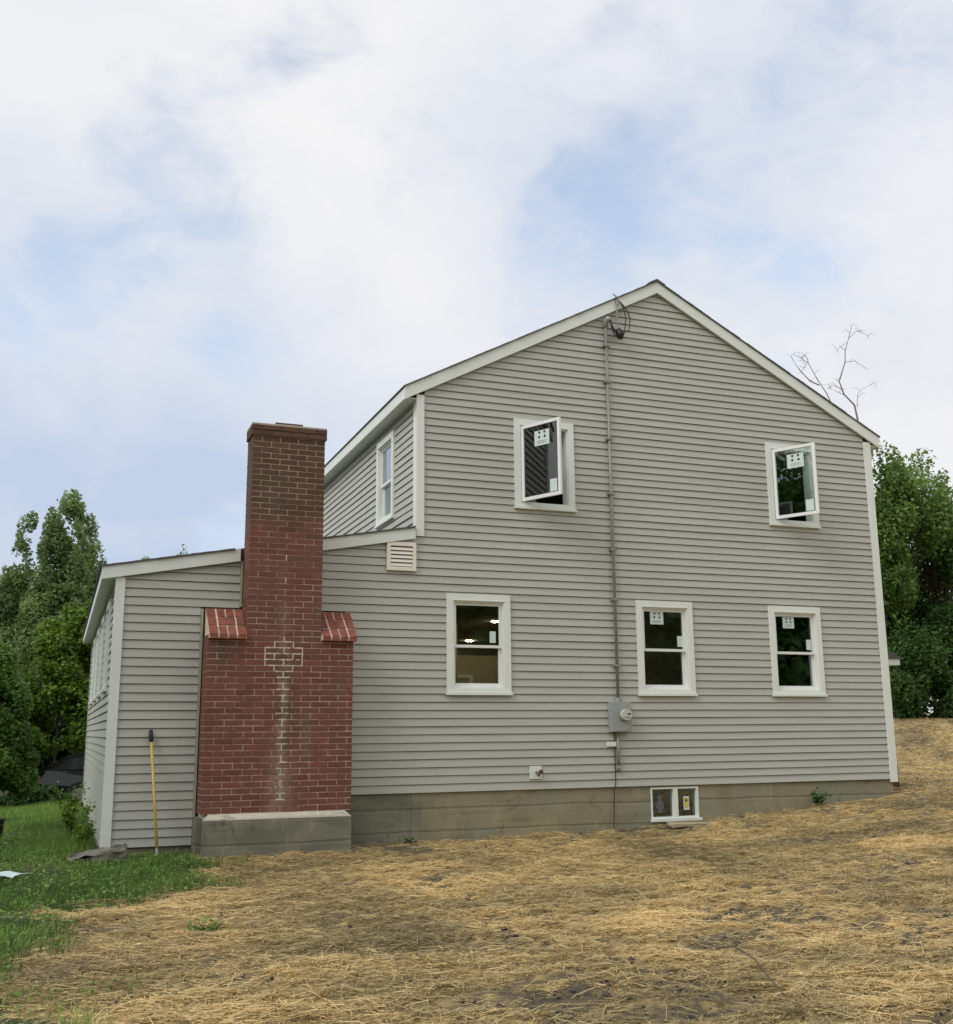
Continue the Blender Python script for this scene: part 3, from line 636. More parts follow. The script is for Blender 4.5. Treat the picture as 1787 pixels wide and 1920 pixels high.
for c in range(ncourse):
    za = ZB + c * CO; zb_ = za + CO - J; base = c < nbase; L, R = (BL, BR) if base else (SLX, SRX); yb = -.038 if base else -.044
    fl = 0.0
    if c >= ncourse - 3: fl = (.0, .020, .020)[c - (ncourse - 3)]
    L -= fl; R += fl; yf = YF - fl
    off = 0 if c % 2 == 0 else BM_ / 2
    xs = [CX + off + k * BM_ for k in range(-6, 7)]; xs = [L] + [x for x in xs if L + .04 < x < R - .04] + [R]
    jointlist.append((za, xs))
    for xa, xb in zip(xs[:-1], xs[1:]):
        x0 = xa + (J / 2 if xa > L else 0); x1 = xb - (J / 2 if xb < R else 0)
        jy = rr.uniform(-.0015, .0015)
        if len(single) < 296 and fl == 0: single.append((x0, x1, yf + jy, yf + .10 + jy, za, zb_, jy))
        else: add_rest(x0, x1, yf + jy, yf + .10, za, zb_)
    # side wythes
    for side in (0, 1):
        ys = [yf + .10 + J, yf + .10 + J + (.12 if c % 2 else .21), yb]; ys = [y for y in ys if y <= yb]; ys[-1] = yb
        for ya, y2 in zip(ys[:-1], ys[1:]):
            xa, xb = (L, L + .10) if side == 0 else (R - .10, R)
            add_rest(xa + rr.uniform(-.001, .001), xb, ya, y2 - (J if y2 < yb else 0), za, zb_)
    if not base: add_rest(L + .11, R - .11, yb - .05, yb, za, zb_)
for x0, x1, y0, y1, z0, z1, jy in single:
    o = link('brick', brick_mesh(x1 - x0, .10, z1 - z0), chim); o.location = ((x0 + x1) / 2, (y0 + y1) / 2, (z0 + z1) / 2)
tag(rest.build('brickwork', M['brick_i'], chim), kind='stuff')
# fresh white pointing: ladder of joints up the centre and the outlined diamond
wm = MB(); rw_ = random.Random(9); mid = 25; BJS = set()
def rag_h(x, za):                                        # ragged upright joint in short uneven dabs
    z = za - .004
    while z < za + CO - J + .003:
        h_ = rw_.uniform(.012, .022); o_ = rw_.uniform(-.0025, .0025); w_ = rw_.uniform(.0055, .0085)
        wm.box(x - w_ + o_, x + w_ + o_, YF - rw_.uniform(.0004, .0016), YF + .009, z, min(z + h_ - .0004, za + CO - J + .005)); z += h_
def rag_b(xa, xb, zc):
    if round(zc, 4) in BJS: return
    BJS.add(round(zc, 4)); x = xa
    while x < xb:
        l_ = rw_.uniform(.018, .045); t_ = rw_.uniform(-.002, .003)
        if rw_.random() > .07: wm.box(x, min(x + l_ - .0004, xb), YF - rw_.uniform(.0003, .0013), YF + .009, zc - J - t_, zc + t_ * .8 + .0006)
        x += l_
for dc, hs_, ext in ((0, (-1, -.5, .5, 1), 1), (-1, (-1, 0, 1), 1), (1, (-1, 0, 1), 1), (-2, (-.5, .5), .5), (2, (-.5, .5), .5)):
    za = ZB + (mid + dc) * CO
    for q in hs_: rag_h(CX + q * BM_, za)
    for zc in (za, za + CO): rag_b(CX - ext * BM_ - .0075, CX + ext * BM_ + .0075, zc)
for c in range(1, ncourse - 22):
    za = ZB + c * CO
    if mid - 2 <= c <= mid + 2: continue
    if c % 2 == 0 and (c < mid or rw_.random() < .5):
        rag_h(CX + rw_.uniform(-.002, .002), za)
        w1, w2 = (rw_.uniform(.02, .085), rw_.uniform(.02, .085)) if c < mid else (rw_.uniform(.0, .05), rw_.uniform(.0, .05))
        if c > mid: continue
        rag_b(CX - w1, CX + w2, za); rag_b(CX - rw_.uniform(.01, .07), CX + rw_.uniform(.01, .07), za + CO)
tag(wm.build('white_pointing', M['white_mortar'], chim), kind='stuff')
# chimney crown and flue
ct = MB(); zt = ZB + ncourse * CO - J
ct.box(SLX - .018, SRX + .018, YF - .018, -.046, zt + .001, zt + .020); zt += .0195
ct.hexa([(SLX - .015, YF - .015, zt + .001), (SRX + .015, YF - .015, zt + .001), (SRX + .015, -.05, zt + .001), (SLX - .015, -.05, zt + .001), (SLX + .05, YF + .05, zt + .022), (SRX - .05, YF + .05, zt + .022), (SRX - .05, -.10, zt + .022), (SLX + .05, -.10, zt + .022)])
ct.build('mortar_crown', M['footing_top'], chim)
fl_ = MB(); fl_.box(2.28, 2.62, -.38, -.16, zt + .01, zt + .05); fl_.build('flue_liner', M['rust'], chim)
# sloped shoulders laid with bricks
def shoulder(x0, x1):
    zl, zh = ZB + nbase * CO - .05, ZB + nbase * CO + .335; yf, yb = YF - .07, -.09
    m = MB(); m.hexa([(x0, yf + .006, zl), (x1, yf + .006, zl), (x1, -.037, zl), (x0, -.037, zl), (x0, yf + .006, zl + .038), (x1, yf + .006, zl + .038), (x1, yb, zh - .004), (x0, yb, zh - .004)])
    m.hexa([(x0, yb, zl), (x1, yb, zl), (x1, -.037, zl), (x0, -.037, zl), (x0, yb, zh - .004), (x1, yb, zh - .004), (x1, -.037, zh), (x0, -.037, zh)])
    sh = m.build('shoulder', M['cap_mortar'], chim)
    P0 = Vector((0, yf, zl + .04)); P1 = Vector((0, yb, zh)); d = (P1 - P0); n = Vector((0, d.z, -d.y)).normalized(); n = -n if n.y > 0 else n
    rows = 3; Lr = d.length / rows; d.normalize()
    for r in range(rows):
        nb = 4 if r != 1 else 2; w = (x1 - x0) / nb; offs = 0 if r != 1 else w * .5
        cuts = [x0] + [x0 + offs + i * w for i in range(0 if offs else 1, nb + (1 if offs else 0)) if x0 + .03 < x0 + offs + i * w < x1 - .03] + [x1]
        for xa, xb in zip(cuts[:-1], cuts[1:]):
            a = P0 + d * (r * Lr + (0 if r == 0 else .010)); b = P0 + d * ((r + 1) * Lr - .010); xa2, xb2 = xa + (.010 if xa > x0 else 0), xb - (.010 if xb < x1 else 0)
            t = n * (.003 + rr.uniform(0, .007)); mb = MB(); e_ = [rr.uniform(-.004, .004) for _ in range(4)]; xa2 += e_[0]; xb2 += e_[1]; a = a + d * e_[2]; b = b + d * e_[3]
            mb.hexa([(xa2, a.y, a.z), (xb2, a.y, a.z), (xb2, b.y, b.z), (xa2, b.y, b.z), (xa2, a.y + t.y, a.z + t.z), (xb2, a.y + t.y, a.z + t.z), (xb2, b.y + t.y, b.z + t.z), (xa2, b.y + t.y, b.z + t.z)])
            mb.build('brick', M['brick_cap'], sh)
    cuts = [x0 + (x1 - x0) * i / 4 for i in range(5)]
    for xa, xb in zip(cuts[:-1], cuts[1:]):
        mb = MB(); mb.box(xa + .008, xb - .008, yf, yf + .05, zl - .004, zl + .034); mb.build('brick', M['brick_cap'], sh)
shoulder(1.566, 1.994); shoulder(2.892, 3.318)
# footing
ft = MB(); x0, x1, y0, y1, zf_ = 1.580, 3.262, -.56, -.04, .605
ft.hexa([(x0, y0, -.4), (x1, y0, -.4), (x1, y1, -.4), (x0, y1, -.4), (x0, y0, zf_ - .06), (x1, y0, zf_ - .06), (x1, y1, zf_ - .06), (x0, y1, zf_ - .06)])
ft.hexa([(x0, y0, zf_ - .06), (x1, y0, zf_ - .06), (x1, y1, zf_ - .06), (x0, y1, zf_ - .06), (x0 + .06, y0 + .09, zf_), (x1 - .06, y0 + .09, zf_), (x1 - .0, y1, zf_), (x0 + .0, y1, zf_)], 1)
ft.box(1.515, x0, -.40, -.036, -.4, .56)
ft.build('concrete_footing', [M['footing'], M['footing_top']], chim)

# ------------------------------------------------------------------ fittings on the wall
v = empty('wall_vent', (4.01, -.02, 3.535), 'square almond louvred vent under the wing roof line', 'vent')
m = MB(); frame_rect(m, 3.815, 4.206, 3.535, 3.907, .045, .045, .05, .05, -.06, -.018); m.build('vent_frame', M['vent'], v)
m = MB(); m.box(3.858, 4.163, -.026, -.0185, 3.58, 3.86); m.build('backing', M['sheath'], v)
for i in range(5):
    z = 3.595 + i * .052; m = MB(); m.hexa([(3.861, -.058, z), (4.160, -.058, z), (4.160, -.050, z - .004), (3.861, -.050, z - .004), (3.861, -.035, z + .040), (4.160, -.035, z + .040), (4.160, -.028, z + .036), (3.861, -.028, z + .036)]); m.build('slat', M['vent'], v)

em = empty('electric_meter', (7.08, -.05, .95), 'grey electric meter box with round glass dial and tall steel conduit', 'electric meter')
m = MB(); m.box(6.945, 7.235, -.135, -.020, 1.475, 1.868); m.box(6.955, 7.225, -.142, -.1351, 1.49, 1.855); m.build('meter_box', M['meter_grey'], em)
def ycyl(mb, c, r, y0, y1, n=24, r2=None):
    r2 = r if r2 is None else r2; o = [(c[0] + r * math.cos(2 * math.pi * i / n), y0, c[1] + r * math.sin(2 * math.pi * i / n)) for i in range(n)] ; p = [(c[0] + r2 * math.cos(2 * math.pi * i / n), y1, c[1] + r2 * math.sin(2 * math.pi * i / n)) for i in range(n)]
    mb.pts(o + p, [tuple(range(n)), tuple(range(2 * n - 1, n - 1, -1))] + [((i + 1) % n, i, n + i, n + (i + 1) % n) for i in range(n)])
m = MB(); ycyl(m, (7.125, 1.70), .085, -.165, -.143); dialr = m.build('dial_ring', M['steel'], em)
m = MB(); ycyl(m, (7.125, 1.70), .074, -.225, -.1655, 24, .078); m.build('dial_cover', simple('dial_face', (.55, .56, .50), .15, .12, 10), em)
m = MB(); m.box(7.135, 7.175, -.228, -.2255, 1.70, 1.722); m.box(7.085, 7.165, -.2275, -.2255, 1.66, 1.667); m.build('dial_print', M['ink'], em)
m = MB(); m.tube([(7.085, -.055, 1.868), (7.085, -.055, 7.26)], .021, 10); m.build('conduit', M['steel'], em, True)
m = MB(); m.tube([(7.085, -.055, 1.87), (7.085, -.055, 1.93)], [.045, .032], 12); m.build('hub', M['steel'], em)
for z in (2.35, 3.25, 3.95, 4.75, 5.55, 6.4, 6.95):
    m = MB(); m.box(7.035, 7.135, -.083, -.019, z, z + .03); m.build('strap', M['steel'], em)
m = MB(); m.tube([(7.085, -.055, 7.25), (7.085, -.075, 7.33), (7.10, -.12, 7.36), (7.12, -.15, 7.33)], [.032, .042, .042, .03], 8); m.build('weatherhead', M['meter_grey'], em, True)
m = MB(); m.tube([(7.06, -.06, 1.475), (7.06, -.06, 1.02)], .021, 8); m.tube([(7.06, -.06, 1.03), (7.065, -.05, .985), (7.07, -.018, .965)], .024, 8); m.build('lower_conduit', M['steel'], em, True)
m = MB(); m.box(6.905, 7.03, -.06, -.019, 1.285, 1.345); m.build('bonding_block', M['trim'], em)
m = MB(); m.tube([(7.025, -.03, 1.475), (7.02, -.03, .8), (7.0, -.022, .72), (6.98, -.012, .22)], .006, 5); m.build('ground_wire', M['black'], em)

sv = empty('service_cable', (7.27, -.1, 7.1), 'black splice and looped service wires hanging below the rake board', 'cable')
m = MB(); m.tube([(7.24, -.12, 7.21), (7.29, -.13, 7.14), (7.27, -.14, 7.08)], [.045, .062, .045], 10); m.build('insulator', M['black'], sv, True)
m = MB(); m.tube([(7.26, -.075, 7.74), (7.255, -.10, 7.60), (7.255, -.11, 7.22)], .010, 6); m.build('hanger_rod', M['steel'], sv)
m = MB(); m.tube([(7.22, -.065, 7.78), (7.26, -.085, 7.74), (7.31, -.085, 7.66), (7.28, -.085, 7.60), (7.25, -.08, 7.66), (7.27, -.07, 7.74)], .009, 6); m.build('hook', M['steel'], sv)
for off in (0, .07):
    m = MB(); m.tube([(7.28, -.12, 7.15), (7.36 + off, -.13, 7.22), (7.385 + off, -.13, 7.40), (7.36 + off * .6, -.12, 7.55), (7.31, -.10, 7.66)], .0085, 6); m.build('wire', M['black'], sv)
for off in (0, .06):
    m = MB(); m.tube([(7.12, -.15, 7.33), (7.13, -.16, 7.26 - off), (7.18, -.15, 7.17 - off), (7.25, -.13, 7.12 - off * .3)], .010, 6); m.build('wire', M['black'], sv)

tp = empty('outdoor_tap', (5.85, -.05, .88), 'brass garden tap on a small white wall plate', 'tap')
m = MB(); m.box(5.768, 5.938, -.034, -.019, .885, 1.05); m.build('wall_plate', M['trim'], tp)
m = MB(); m.tube([(5.865, -.034, .965), (5.865, -.09, .96), (5.865, -.115, .925)], [.02, .02, .016], 8); m.build('spout', M['brass'], tp, True)
m = MB(); ycyl(m, (5.89, .975), .03, -.125, -.112, 10); m.tube([(5.87, -.08, .962), (5.89, -.115, .975)], .008, 6); m.build('handle', M['rust'], tp)

# ------------------------------------------------------------------ things on the ground
tl = empty('long_handled_tool', (1.12, -.36, .12), 'yellow long handled garden tool with black grip leaning on the wing', 'garden tool')
A = Vector((1.125, -.38, .10)); B = Vector((1.005, -.045, 1.545)); d = (B - A)
m = MB(); m.tube([A + d * .10, B - d * .085], .0165, 10); m.build('handle', M['yellow'], tl, True)
m = MB(); m.tube([B - d * .095, B - d * .09, B - d * .01, B], [.019, .024, .024, .017], 10); m.build('grip', M['black'], tl, True)
m = MB(); m.tube([A, A + d * .105], [.013, .019], 10); m.build('ferrule', M['steel'], tl, True)

def rough_block(pts, h, seed, jitter=.02, sub=3):
    import bmesh
    bm = bmesh.new(); vb = [bm.verts.new((x, y, 0)) for x, y in pts]; f = bm.faces.new(vb); e = bmesh.ops.extrude_face_region(bm, geom=[f])
    for g in e['geom']:
        if isinstance(g, bmesh.types.BMVert): g.co.z += h
    bmesh.ops.subdivide_edges(bm, edges=bm.edges[:], cuts=sub, use_grid_fill=True); r = random.Random(seed)
    for v_ in bm.verts: v_.co += Vector((r.uniform(-1, 1), r.uniform(-1, 1), r.uniform(-1, 1))) * jitter
    bmesh.ops.recalc_face_normals(bm, faces=bm.faces[:]); me = bpy.data.meshes.new('stone'); bm.to_mesh(me); bm.free(); me.polygons.foreach_set('use_smooth', [True] * len(me.polygons)); return me
me = rough_block([(-.30, -.11), (.27, -.13), (.31, .08), (.05, .15), (-.26, .10)], .13, 4, .019, 6); me.materials.append(M['stone'])
o = tag(link('stone_slab', me), 'rough grey stone slab tilted in the grass at the wing corner', 'stone'); o.location = (.50, -.50, .14); o.rotation_euler = (.10, -.16, .08)
me = rough_block([(-.38, -.10), (.36, -.12), (.42, .05), (.1, .10), (-.35, .09)], .05, 8, .008); me.materials.append(M['flatstone'])
o = tag(link('flat_stone', me), 'pale flat stone lying below the cellar window', 'stone'); o.location = (8.0, -.33, float(gz(8.0, -.33)) - .0); o.rotation_euler = (.05, .02, .03)
# pale plastic sheet lying in the grass
n = 9; P = []; r = random.Random(2)
for i in range(n):
    for j in range(n): P.append((-.80 + .06 * i + r.uniform(-.01, .01) + .02 * j, -1.86 + .035 * j, .20 + .008 * math.sin(i * 1.3 + j) + r.uniform(0, .01) + .02 * (4 - abs(i - 4)) / 4))
mb = MB(); mb.pts(P, [(i * n + j, (i + 1) * n + j, (i + 1) * n + j + 1, i * n + j + 1) for i in range(n - 1) for j in range(n - 1)])
P2 = [(x, y, z - .004) for x, y, z in P]; mb.pts(P2, [(i * n + j, i * n + j + 1, (i + 1) * n + j + 1, (i + 1) * n + j) for i in range(n - 1) for j in range(n - 1)])
tag(mb.build('plastic_sheet', M['bag'], None, True), 'pale blue crumpled plastic sheet lying in the grass', 'plastic sheet')
bk = empty('black_bucket', (-.72, 3.45, .13), 'black plastic bucket standing in grass at the left edge', 'bucket')
m = MB(); zq = .13; nb = 16; ring = lambda r, z: [(-.72 + r * math.cos(2 * math.pi * i / nb), 3.45 + r * math.sin(2 * math.pi * i / nb), z) for i in range(nb)]
PP = ring(.10, zq) + ring(.125, zq + .24) + ring(.115, zq + .24) + ring(.09, zq + .02)
m.pts(PP, [tuple(range(nb - 1, -1, -1))] + [(k * nb + i, k * nb + (i + 1) % nb, (k + 1) * nb + (i + 1) % nb, (k + 1) * nb + i) for k in range(3) for i in range(nb)] + [tuple(3 * nb + i for i in range(nb))]); m.build('bucket_body', M['black'], bk)
m = MB(); m.tube([(-.845, 3.45, zq + .21), (-.82, 3.38, zq + .16), (-.72, 3.33, zq + .13), (-.62, 3.38, zq + .16), (-.595, 3.45, zq + .21)], .005, 5); m.build('bail_handle', M['steel'], bk)
# brown crate half hidden behind the right corner
cr_ = empty('wooden_crate', (12.27, .82, .55), 'small brown wooden crate beside the entry porch, just showing past the corner', 'crate')
zc = float(gz(12.6, .8)) - .01
for i in range(4):
    m = MB(); m.box(12.12, 12.415, .70, .715, zc + .01 + i * .085, zc + .085 + i * .085); m.build('slat', M['rust'], cr_)
    m = MB(); m.box(12.40, 12.415, .716, .95, zc + .01 + i * .085, zc + .085 + i * .085); m.build('slat', M['rust'], cr_)
m = MB(); m.box(12.13, 12.399, .716, .95, zc, zc + .33); m.build('box', M['rust'], cr_)
# twig
def bent(pts, r0, r1, n=5): m = MB(); k = len(pts); m.tube(pts, [r0 + (r1 - r0) * i / (k - 1) for i in range(k)], n); return m
g = lambda x, y, h=0: (x, y, float(gz(x, y)) + h)
tag(bent([g(3.86, -7.2, .10), g(3.94, -7.28, .12), g(3.97, -7.45, .10), g(3.86, -7.75, .05), g(3.80, -7.95, .03)], .007, .004).build('twig', M['bark']), 'thin dark bent twig lying on the straw', 'twig')

# parked car half hidden behind the wing
car = empty('parked_car', (1.9, 17.5, .3), 'dark parked car half hidden behind the wing and bushes', 'car')
zg = float(gz(1.9, 17.5)) - .03
m = MB(); prof = [(-.25, .30), (4.0, .30), (4.05, .62), (3.95, .80), (2.75, .92), (2.05, 1.30), (1.75, 1.36), (.55, 1.36), (.25, 1.28), (-.18, .98), (-.30, .70)]
prof = [(x - .02, z - .14 + zg) for x, z in prof]; n = len(prof); ys = [16.6, 16.72, 18.28, 18.4]
rows = [[(x, ys[0], z) if z < zg + .78 else (x * .985 + .02, ys[0] + .14, z) for x, z in prof], [(x, ys[3], z) if z < zg + .78 else (x * .985 + .02, ys[3] - .14, z) for x, z in prof]]
m.pts(rows[0] + rows[1], [tuple(range(n)), tuple(range(2 * n - 1, n - 1, -1))] + [((i + 1) % n, i, n + i, n + (i + 1) % n) for i in range(n)]); m.build('car_body', M['car_paint'], car)
m = MB(); m.prism_y([(.02, zg + .86), (.30, zg + 1.10), (.55, zg + 1.14), (1.05, zg + 1.14), (1.05, zg + .86)], 16.72, 16.735); m.prism_y([(1.12, zg + .86), (1.12, zg + 1.14), (1.72, zg + 1.14), (2.0, zg + 1.08), (2.5, zg + .82)][::-1], 16.72, 16.735); m.build('side_window', M['car_glass'], car)
m = MB(); m.pts([(-.21, 16.85, zg + .86), (-.21, 18.15, zg + .86), (.21, 18.1, zg + 1.13), (.21, 16.9, zg + 1.13)], [(0, 3, 2, 1)]); m.build('rear_window', M['car_glass'], car)
m = MB(); m.box(-.325, -.29, 16.66, 16.85, zg + .55, zg + .72); m.build('tail_lamp', M['tail'], car)
for wx in (.55, 3.15):
    for wy in (16.58, 18.26):
        m = MB(); ycyl(m, (wx, zg + .29), .30, wy, wy + .18, 18); w_ = m.build('wheel', M['tyre'], car)
        m = MB(); ycyl(m, (wx, zg + .29), .17, wy - .004, wy - .001 , 14); m.build('rim', M['steel'], w_)

car.location += Vector((0, -3.2, float(gz(1.2, 14.2)) - zg - .03))

# ------------------------------------------------------------------ foliage
def leaves(P, size, rng, up=.5, aspect=.55, tint=None, out=None):
    n = len(P); s = rng.uniform(.65, 1.35, n)[:, None] * size
    nrm = rng.normal(size=(n, 3)); nrm[:, 2] += up * 2
    if out is not None: nrm += out * .9
    nrm /= np.linalg.norm(nrm, axis=1)[:, None]; a = np.cross(nrm, rng.normal(size=(n, 3))); a /= np.linalg.norm(a, axis=1)[:, None]; b = np.cross(nrm, a)
    V = np.stack([P - a * s * .5, P + b * s * aspect * .5 - nrm * s * .06, P + a * s * .5 - nrm * s * .12, P - b * s * aspect * .5 - nrm * s * .06], 1).reshape(-1, 3)
    F = np.arange(n * 4).reshape(n, 4); t = rng.random(n) if tint is None else tint
    return V, F, np.repeat(np.clip(t, 0, 1), 4)
def crown_points(clumps, n, rng, gap=.42, inner=.35):
    vol = np.array([c[1][0] * c[1][1] * c[1][2] for c in clumps]) ** .72; pick = rng.choice(len(clumps), n, p=vol / vol.sum())
    cen = np.array([c[0] for c in clumps])[pick]; rad = np.array([c[1] for c in clumps])[pick]
    d = rng.normal(size=(n, 3)); d /= np.linalg.norm(d, axis=1)[:, None]; r = inner + (1.08 - inner) * rng.random(n) ** .6
    P = cen + d * rad * r[:, None]
    q = fbm(P[:, 0] * 1.6 + P[:, 2] * .7, P[:, 2] * 1.6 + P[:, 1] * 1.1, 3, 31); keep = q + rng.normal(size=n) * .05 > gap
    cl = vnoise(pick * 3.7, pick * 1.3, 4)
    t = .24 + .45 * (q - .35) * 2 + .75 * (cl - .5) + rng.normal(size=n) * .17
    return P[keep], d[keep], t[keep]
def tree(name, label, base, height, clumps, n, size, mat, seed, group=None, trunk_r=.14, limbs=True, up=.35, gap=.42, cat='tree', aspect=.6):
    rng = np.random.default_rng(seed); t = empty(name, base, label, cat, group); b = Vector(base)
    tr = MB(); top = b + Vector((0, 0, height * .8)); k = 7; rd = random.Random(seed)
    path = [b + Vector((rd.uniform(-.12, .12) * i / k, rd.uniform(-.12, .12) * i / k, height * .8 * i / k - (.15 if i == 0 else 0))) for i in range(k + 1)]
    tr.tube(path, [trunk_r * (1 - .8 * i / k) for i in range(k + 1)], 8)
    if limbs:
        for c, r in clumps:
            c = Vector(c); s = b + Vector((0, 0, max(.1 * height, min((c.z - b.z) * .6, height * .7)))); m_ = s.lerp(c, .5) + Vector((0, 0, .05 * height))
            tr.tube([s, m_, c], [trunk_r * .45, trunk_r * .25, trunk_r * .06], 5)
    tr.build('trunk', M['bark'], t, True)
    P, d, ti = crown_points(clumps, n, rng, gap); V, F, T = leaves(P, size, rng, up, aspect, ti, d)
    link('crown', np_mesh('crown', V, F, mat, T), t); return t
def blob_clumps(c, R, k, seed, rs=(.35, .55)):
    rng = random.Random(seed); o = []
    for i in range(k):
        while True:
            p = Vector((rng.uniform(-1, 1), rng.uniform(-1, 1), rng.uniform(-1, 1)))
            if p.length < 1: break
        s = rng.uniform(*rs); o.append(((c[0] + p.x * R[0] * .8, c[1] + p.y * R[1] * .8, c[2] + p.z * R[2] * .8), (R[0] * s, R[1] * s, R[2] * s * .9)))
    return o
GB = lambda x, y: (x, y, float(gz(x, y)) - .05)
# upright poplar on the left: several rising plumes
pc = []
rd = random.Random(12)
for (x, y, z0, z1, r) in ((-.05, 22, 3.0, 8.6, .62), (.45, 22.4, 3.0, 7.9, .60), (-.45, 21.6, 2.6, 8.1, .52), (-1.35, 22.0, 2.2, 7.6, .42), (1.0, 22.3, 2.5, 6.5, .45), (-1.75, 22.2, 2.0, 6.1, .5), (.2, 21.4, 2.0, 6.6, .9), (-.8, 21.5, 1.6, 5.6, .8)):
    k = int((z1 - z0) / .36)
    for i in range(k):
        f = i / (k - 1); rr2 = r * (1.45 - .85 * f) * rd.uniform(.7, 1.2); pc.append(((x + rd.uniform(-.3, .3) * (1.1 - f), y + rd.uniform(-.3, .3), z0 + (z1 - z0) * f), (rr2, rr2, .48)))
        if i % 2: a_ = rd.uniform(0, 6.28); pc.append(((x + math.cos(a_) * rr2 * 1.05, y + math.sin(a_) * rr2, z0 + (z1 - z0) * f + rd.uniform(.1, .4)), (.17, .17, .34)))
tree('poplar_tree', 'tall upright poplar with several pointed plumes behind the wing', GB(-.3, 22), 8.4, pc, 135000, .12, M['leaf_poplar'], 3, None, .16, False, .2, .31)
VC = [((.30, 17.6, 4.35), (.55, .7, .55)), ((-.15, 17.3, 3.75), (.55, .7, .5)), ((.62, 17.4, 3.6), (.5, .7, .6)), ((-.55, 17.2, 3.1), (.5, .7, .45)), ((.15, 17.1, 3.2), (.55, .6, .45)), ((-.85, 17.0, 2.5), (.45, .6, .45)), ((.95, 17.2, 3.1), (.45, .6, .6)), ((-.35, 17.3, 4.2), (.26, .3, .28)), ((.65, 17.5, 4.72), (.32, .4, .32)), ((-.9, 17.3, 3.35), (.26, .3, .26)), ((-1.15, 17.1, 2.75), (.25, .3, .25)), ((.1, 17.4, 4.75), (.2, .25, .22)), ((.5, 17.1, 2.4), (.7, .6, .6)), ((-.2, 17.0, 2.3), (.65, .6, .55)), ((-.8, 16.9, 1.7), (.6, .6, .6)), ((.95, 17.2, 2.2), (.5, .6, .6)), ((.55, 17.1, 1.6), (.6, .6, .55)), ((-.2, 17.0, 1.5), (.6, .6, .5)), ((1.1, 17.4, 3.7), (.4, .5, .5))]
tree('vine_covered_bush', 'bright green leafy vine mound right beside the wing wall', GB(0, 17.4), 4.0, VC, 76000, .10, M['leaf_vine'], 6, None, .04, False, .6, .42, 'bush', .8)
tree('hollow_shade_bush', 'bush added in very dark leaf colour as the shaded hollow under the bright vine mound behind the car', GB(.1, 18.6), 2.6, blob_clumps((.1, 18.6, 1.7), (1.5, .8, 1.7), 22, 33, (.22, .42)), 26000, .11, M['leaf_shade'], 34, None, .08, True, .5, .33, 'bush', .8)  # added bush; its dark leaves paint the shade below the mound
LB = [((-1.45, 10.2, 2.75), (.62, .6, .62)), ((-.98, 10.1, 2.15), (.45, .5, .5)), ((-1.45, 9.9, 1.75), (.6, .6, .6)), ((-.80, 9.9, 1.45), (.36, .4, .42)), ((-1.1, 9.8, .95), (.5, .5, .5)), ((-.62, 9.9, .65), (.33, .4, .35)), ((-1.7, 9.9, .8), (.6, .6, .6)), ((-1.1, 10.1, 2.95), (.28, .3, .3)), ((-.72, 10.0, 2.0), (.22, .3, .25)), ((-.50, 10, 1.05), (.2, .3, .22)), ((-1.75, 10.1, 3.3), (.4, .4, .4))]
tree('leafy_bush', 'dark green rounded bush at the left edge of the yard', GB(-1.3, 10.2), 2.8, LB, 42000, .075, M['leaf_bush'], 8, None, .06, True, .5, .36, 'bush', .7)
tree('low_shrub', 'low dark shrub in front of the parked car', GB(-.25, 11.6), .5, blob_clumps((-.30, 11.8, .22), (.75, .4, .30), 10, 19), 9000, .07, M['leaf_dark'], 18, None, .03, True, .5, .36, 'bush', .7)
tree('yard_tree', 'broad leaved tree in the side yard mirrored in the open right casement', GB(-8, -1.4), 10, blob_clumps((-8, -1.4, 6.8), (2.8, 2.8, 3.9), 24, 91), 30000, .20, M['leaf_bush'], 92, None, .2, True, .4, .55)
tree('background_tree', 'dark mass of tree filling the gap behind the poplar', GB(-2.6, 27), 6.0, blob_clumps((-1.6, 27, 3.4), (2.9, 1.5, 2.6), 16, 29), 20000, .15, M['leaf_dark'], 28, None, .14, True, .4, .34)
for i, (x, z, s) in enumerate(((1.76, 5.62, .13), (2.66, 5.98, .11))):
    tree('young_tree', ['leafy tip of a young tree showing above the wing roof, left one', 'leafy tip of a young tree showing above the wing roof, nearest the chimney'][i], GB(x, 14), z - .3, [((x, 14, z), (s, s, s * 1.3)), ((x, 14, z - .7), (.45, .45, .6)), ((x, 14, z - 1.6), (.6, .6, .8))], 1500, .085, M['leaf_poplar'], 40 + i, 'young trees behind the wing', .03, False, .3, .15)
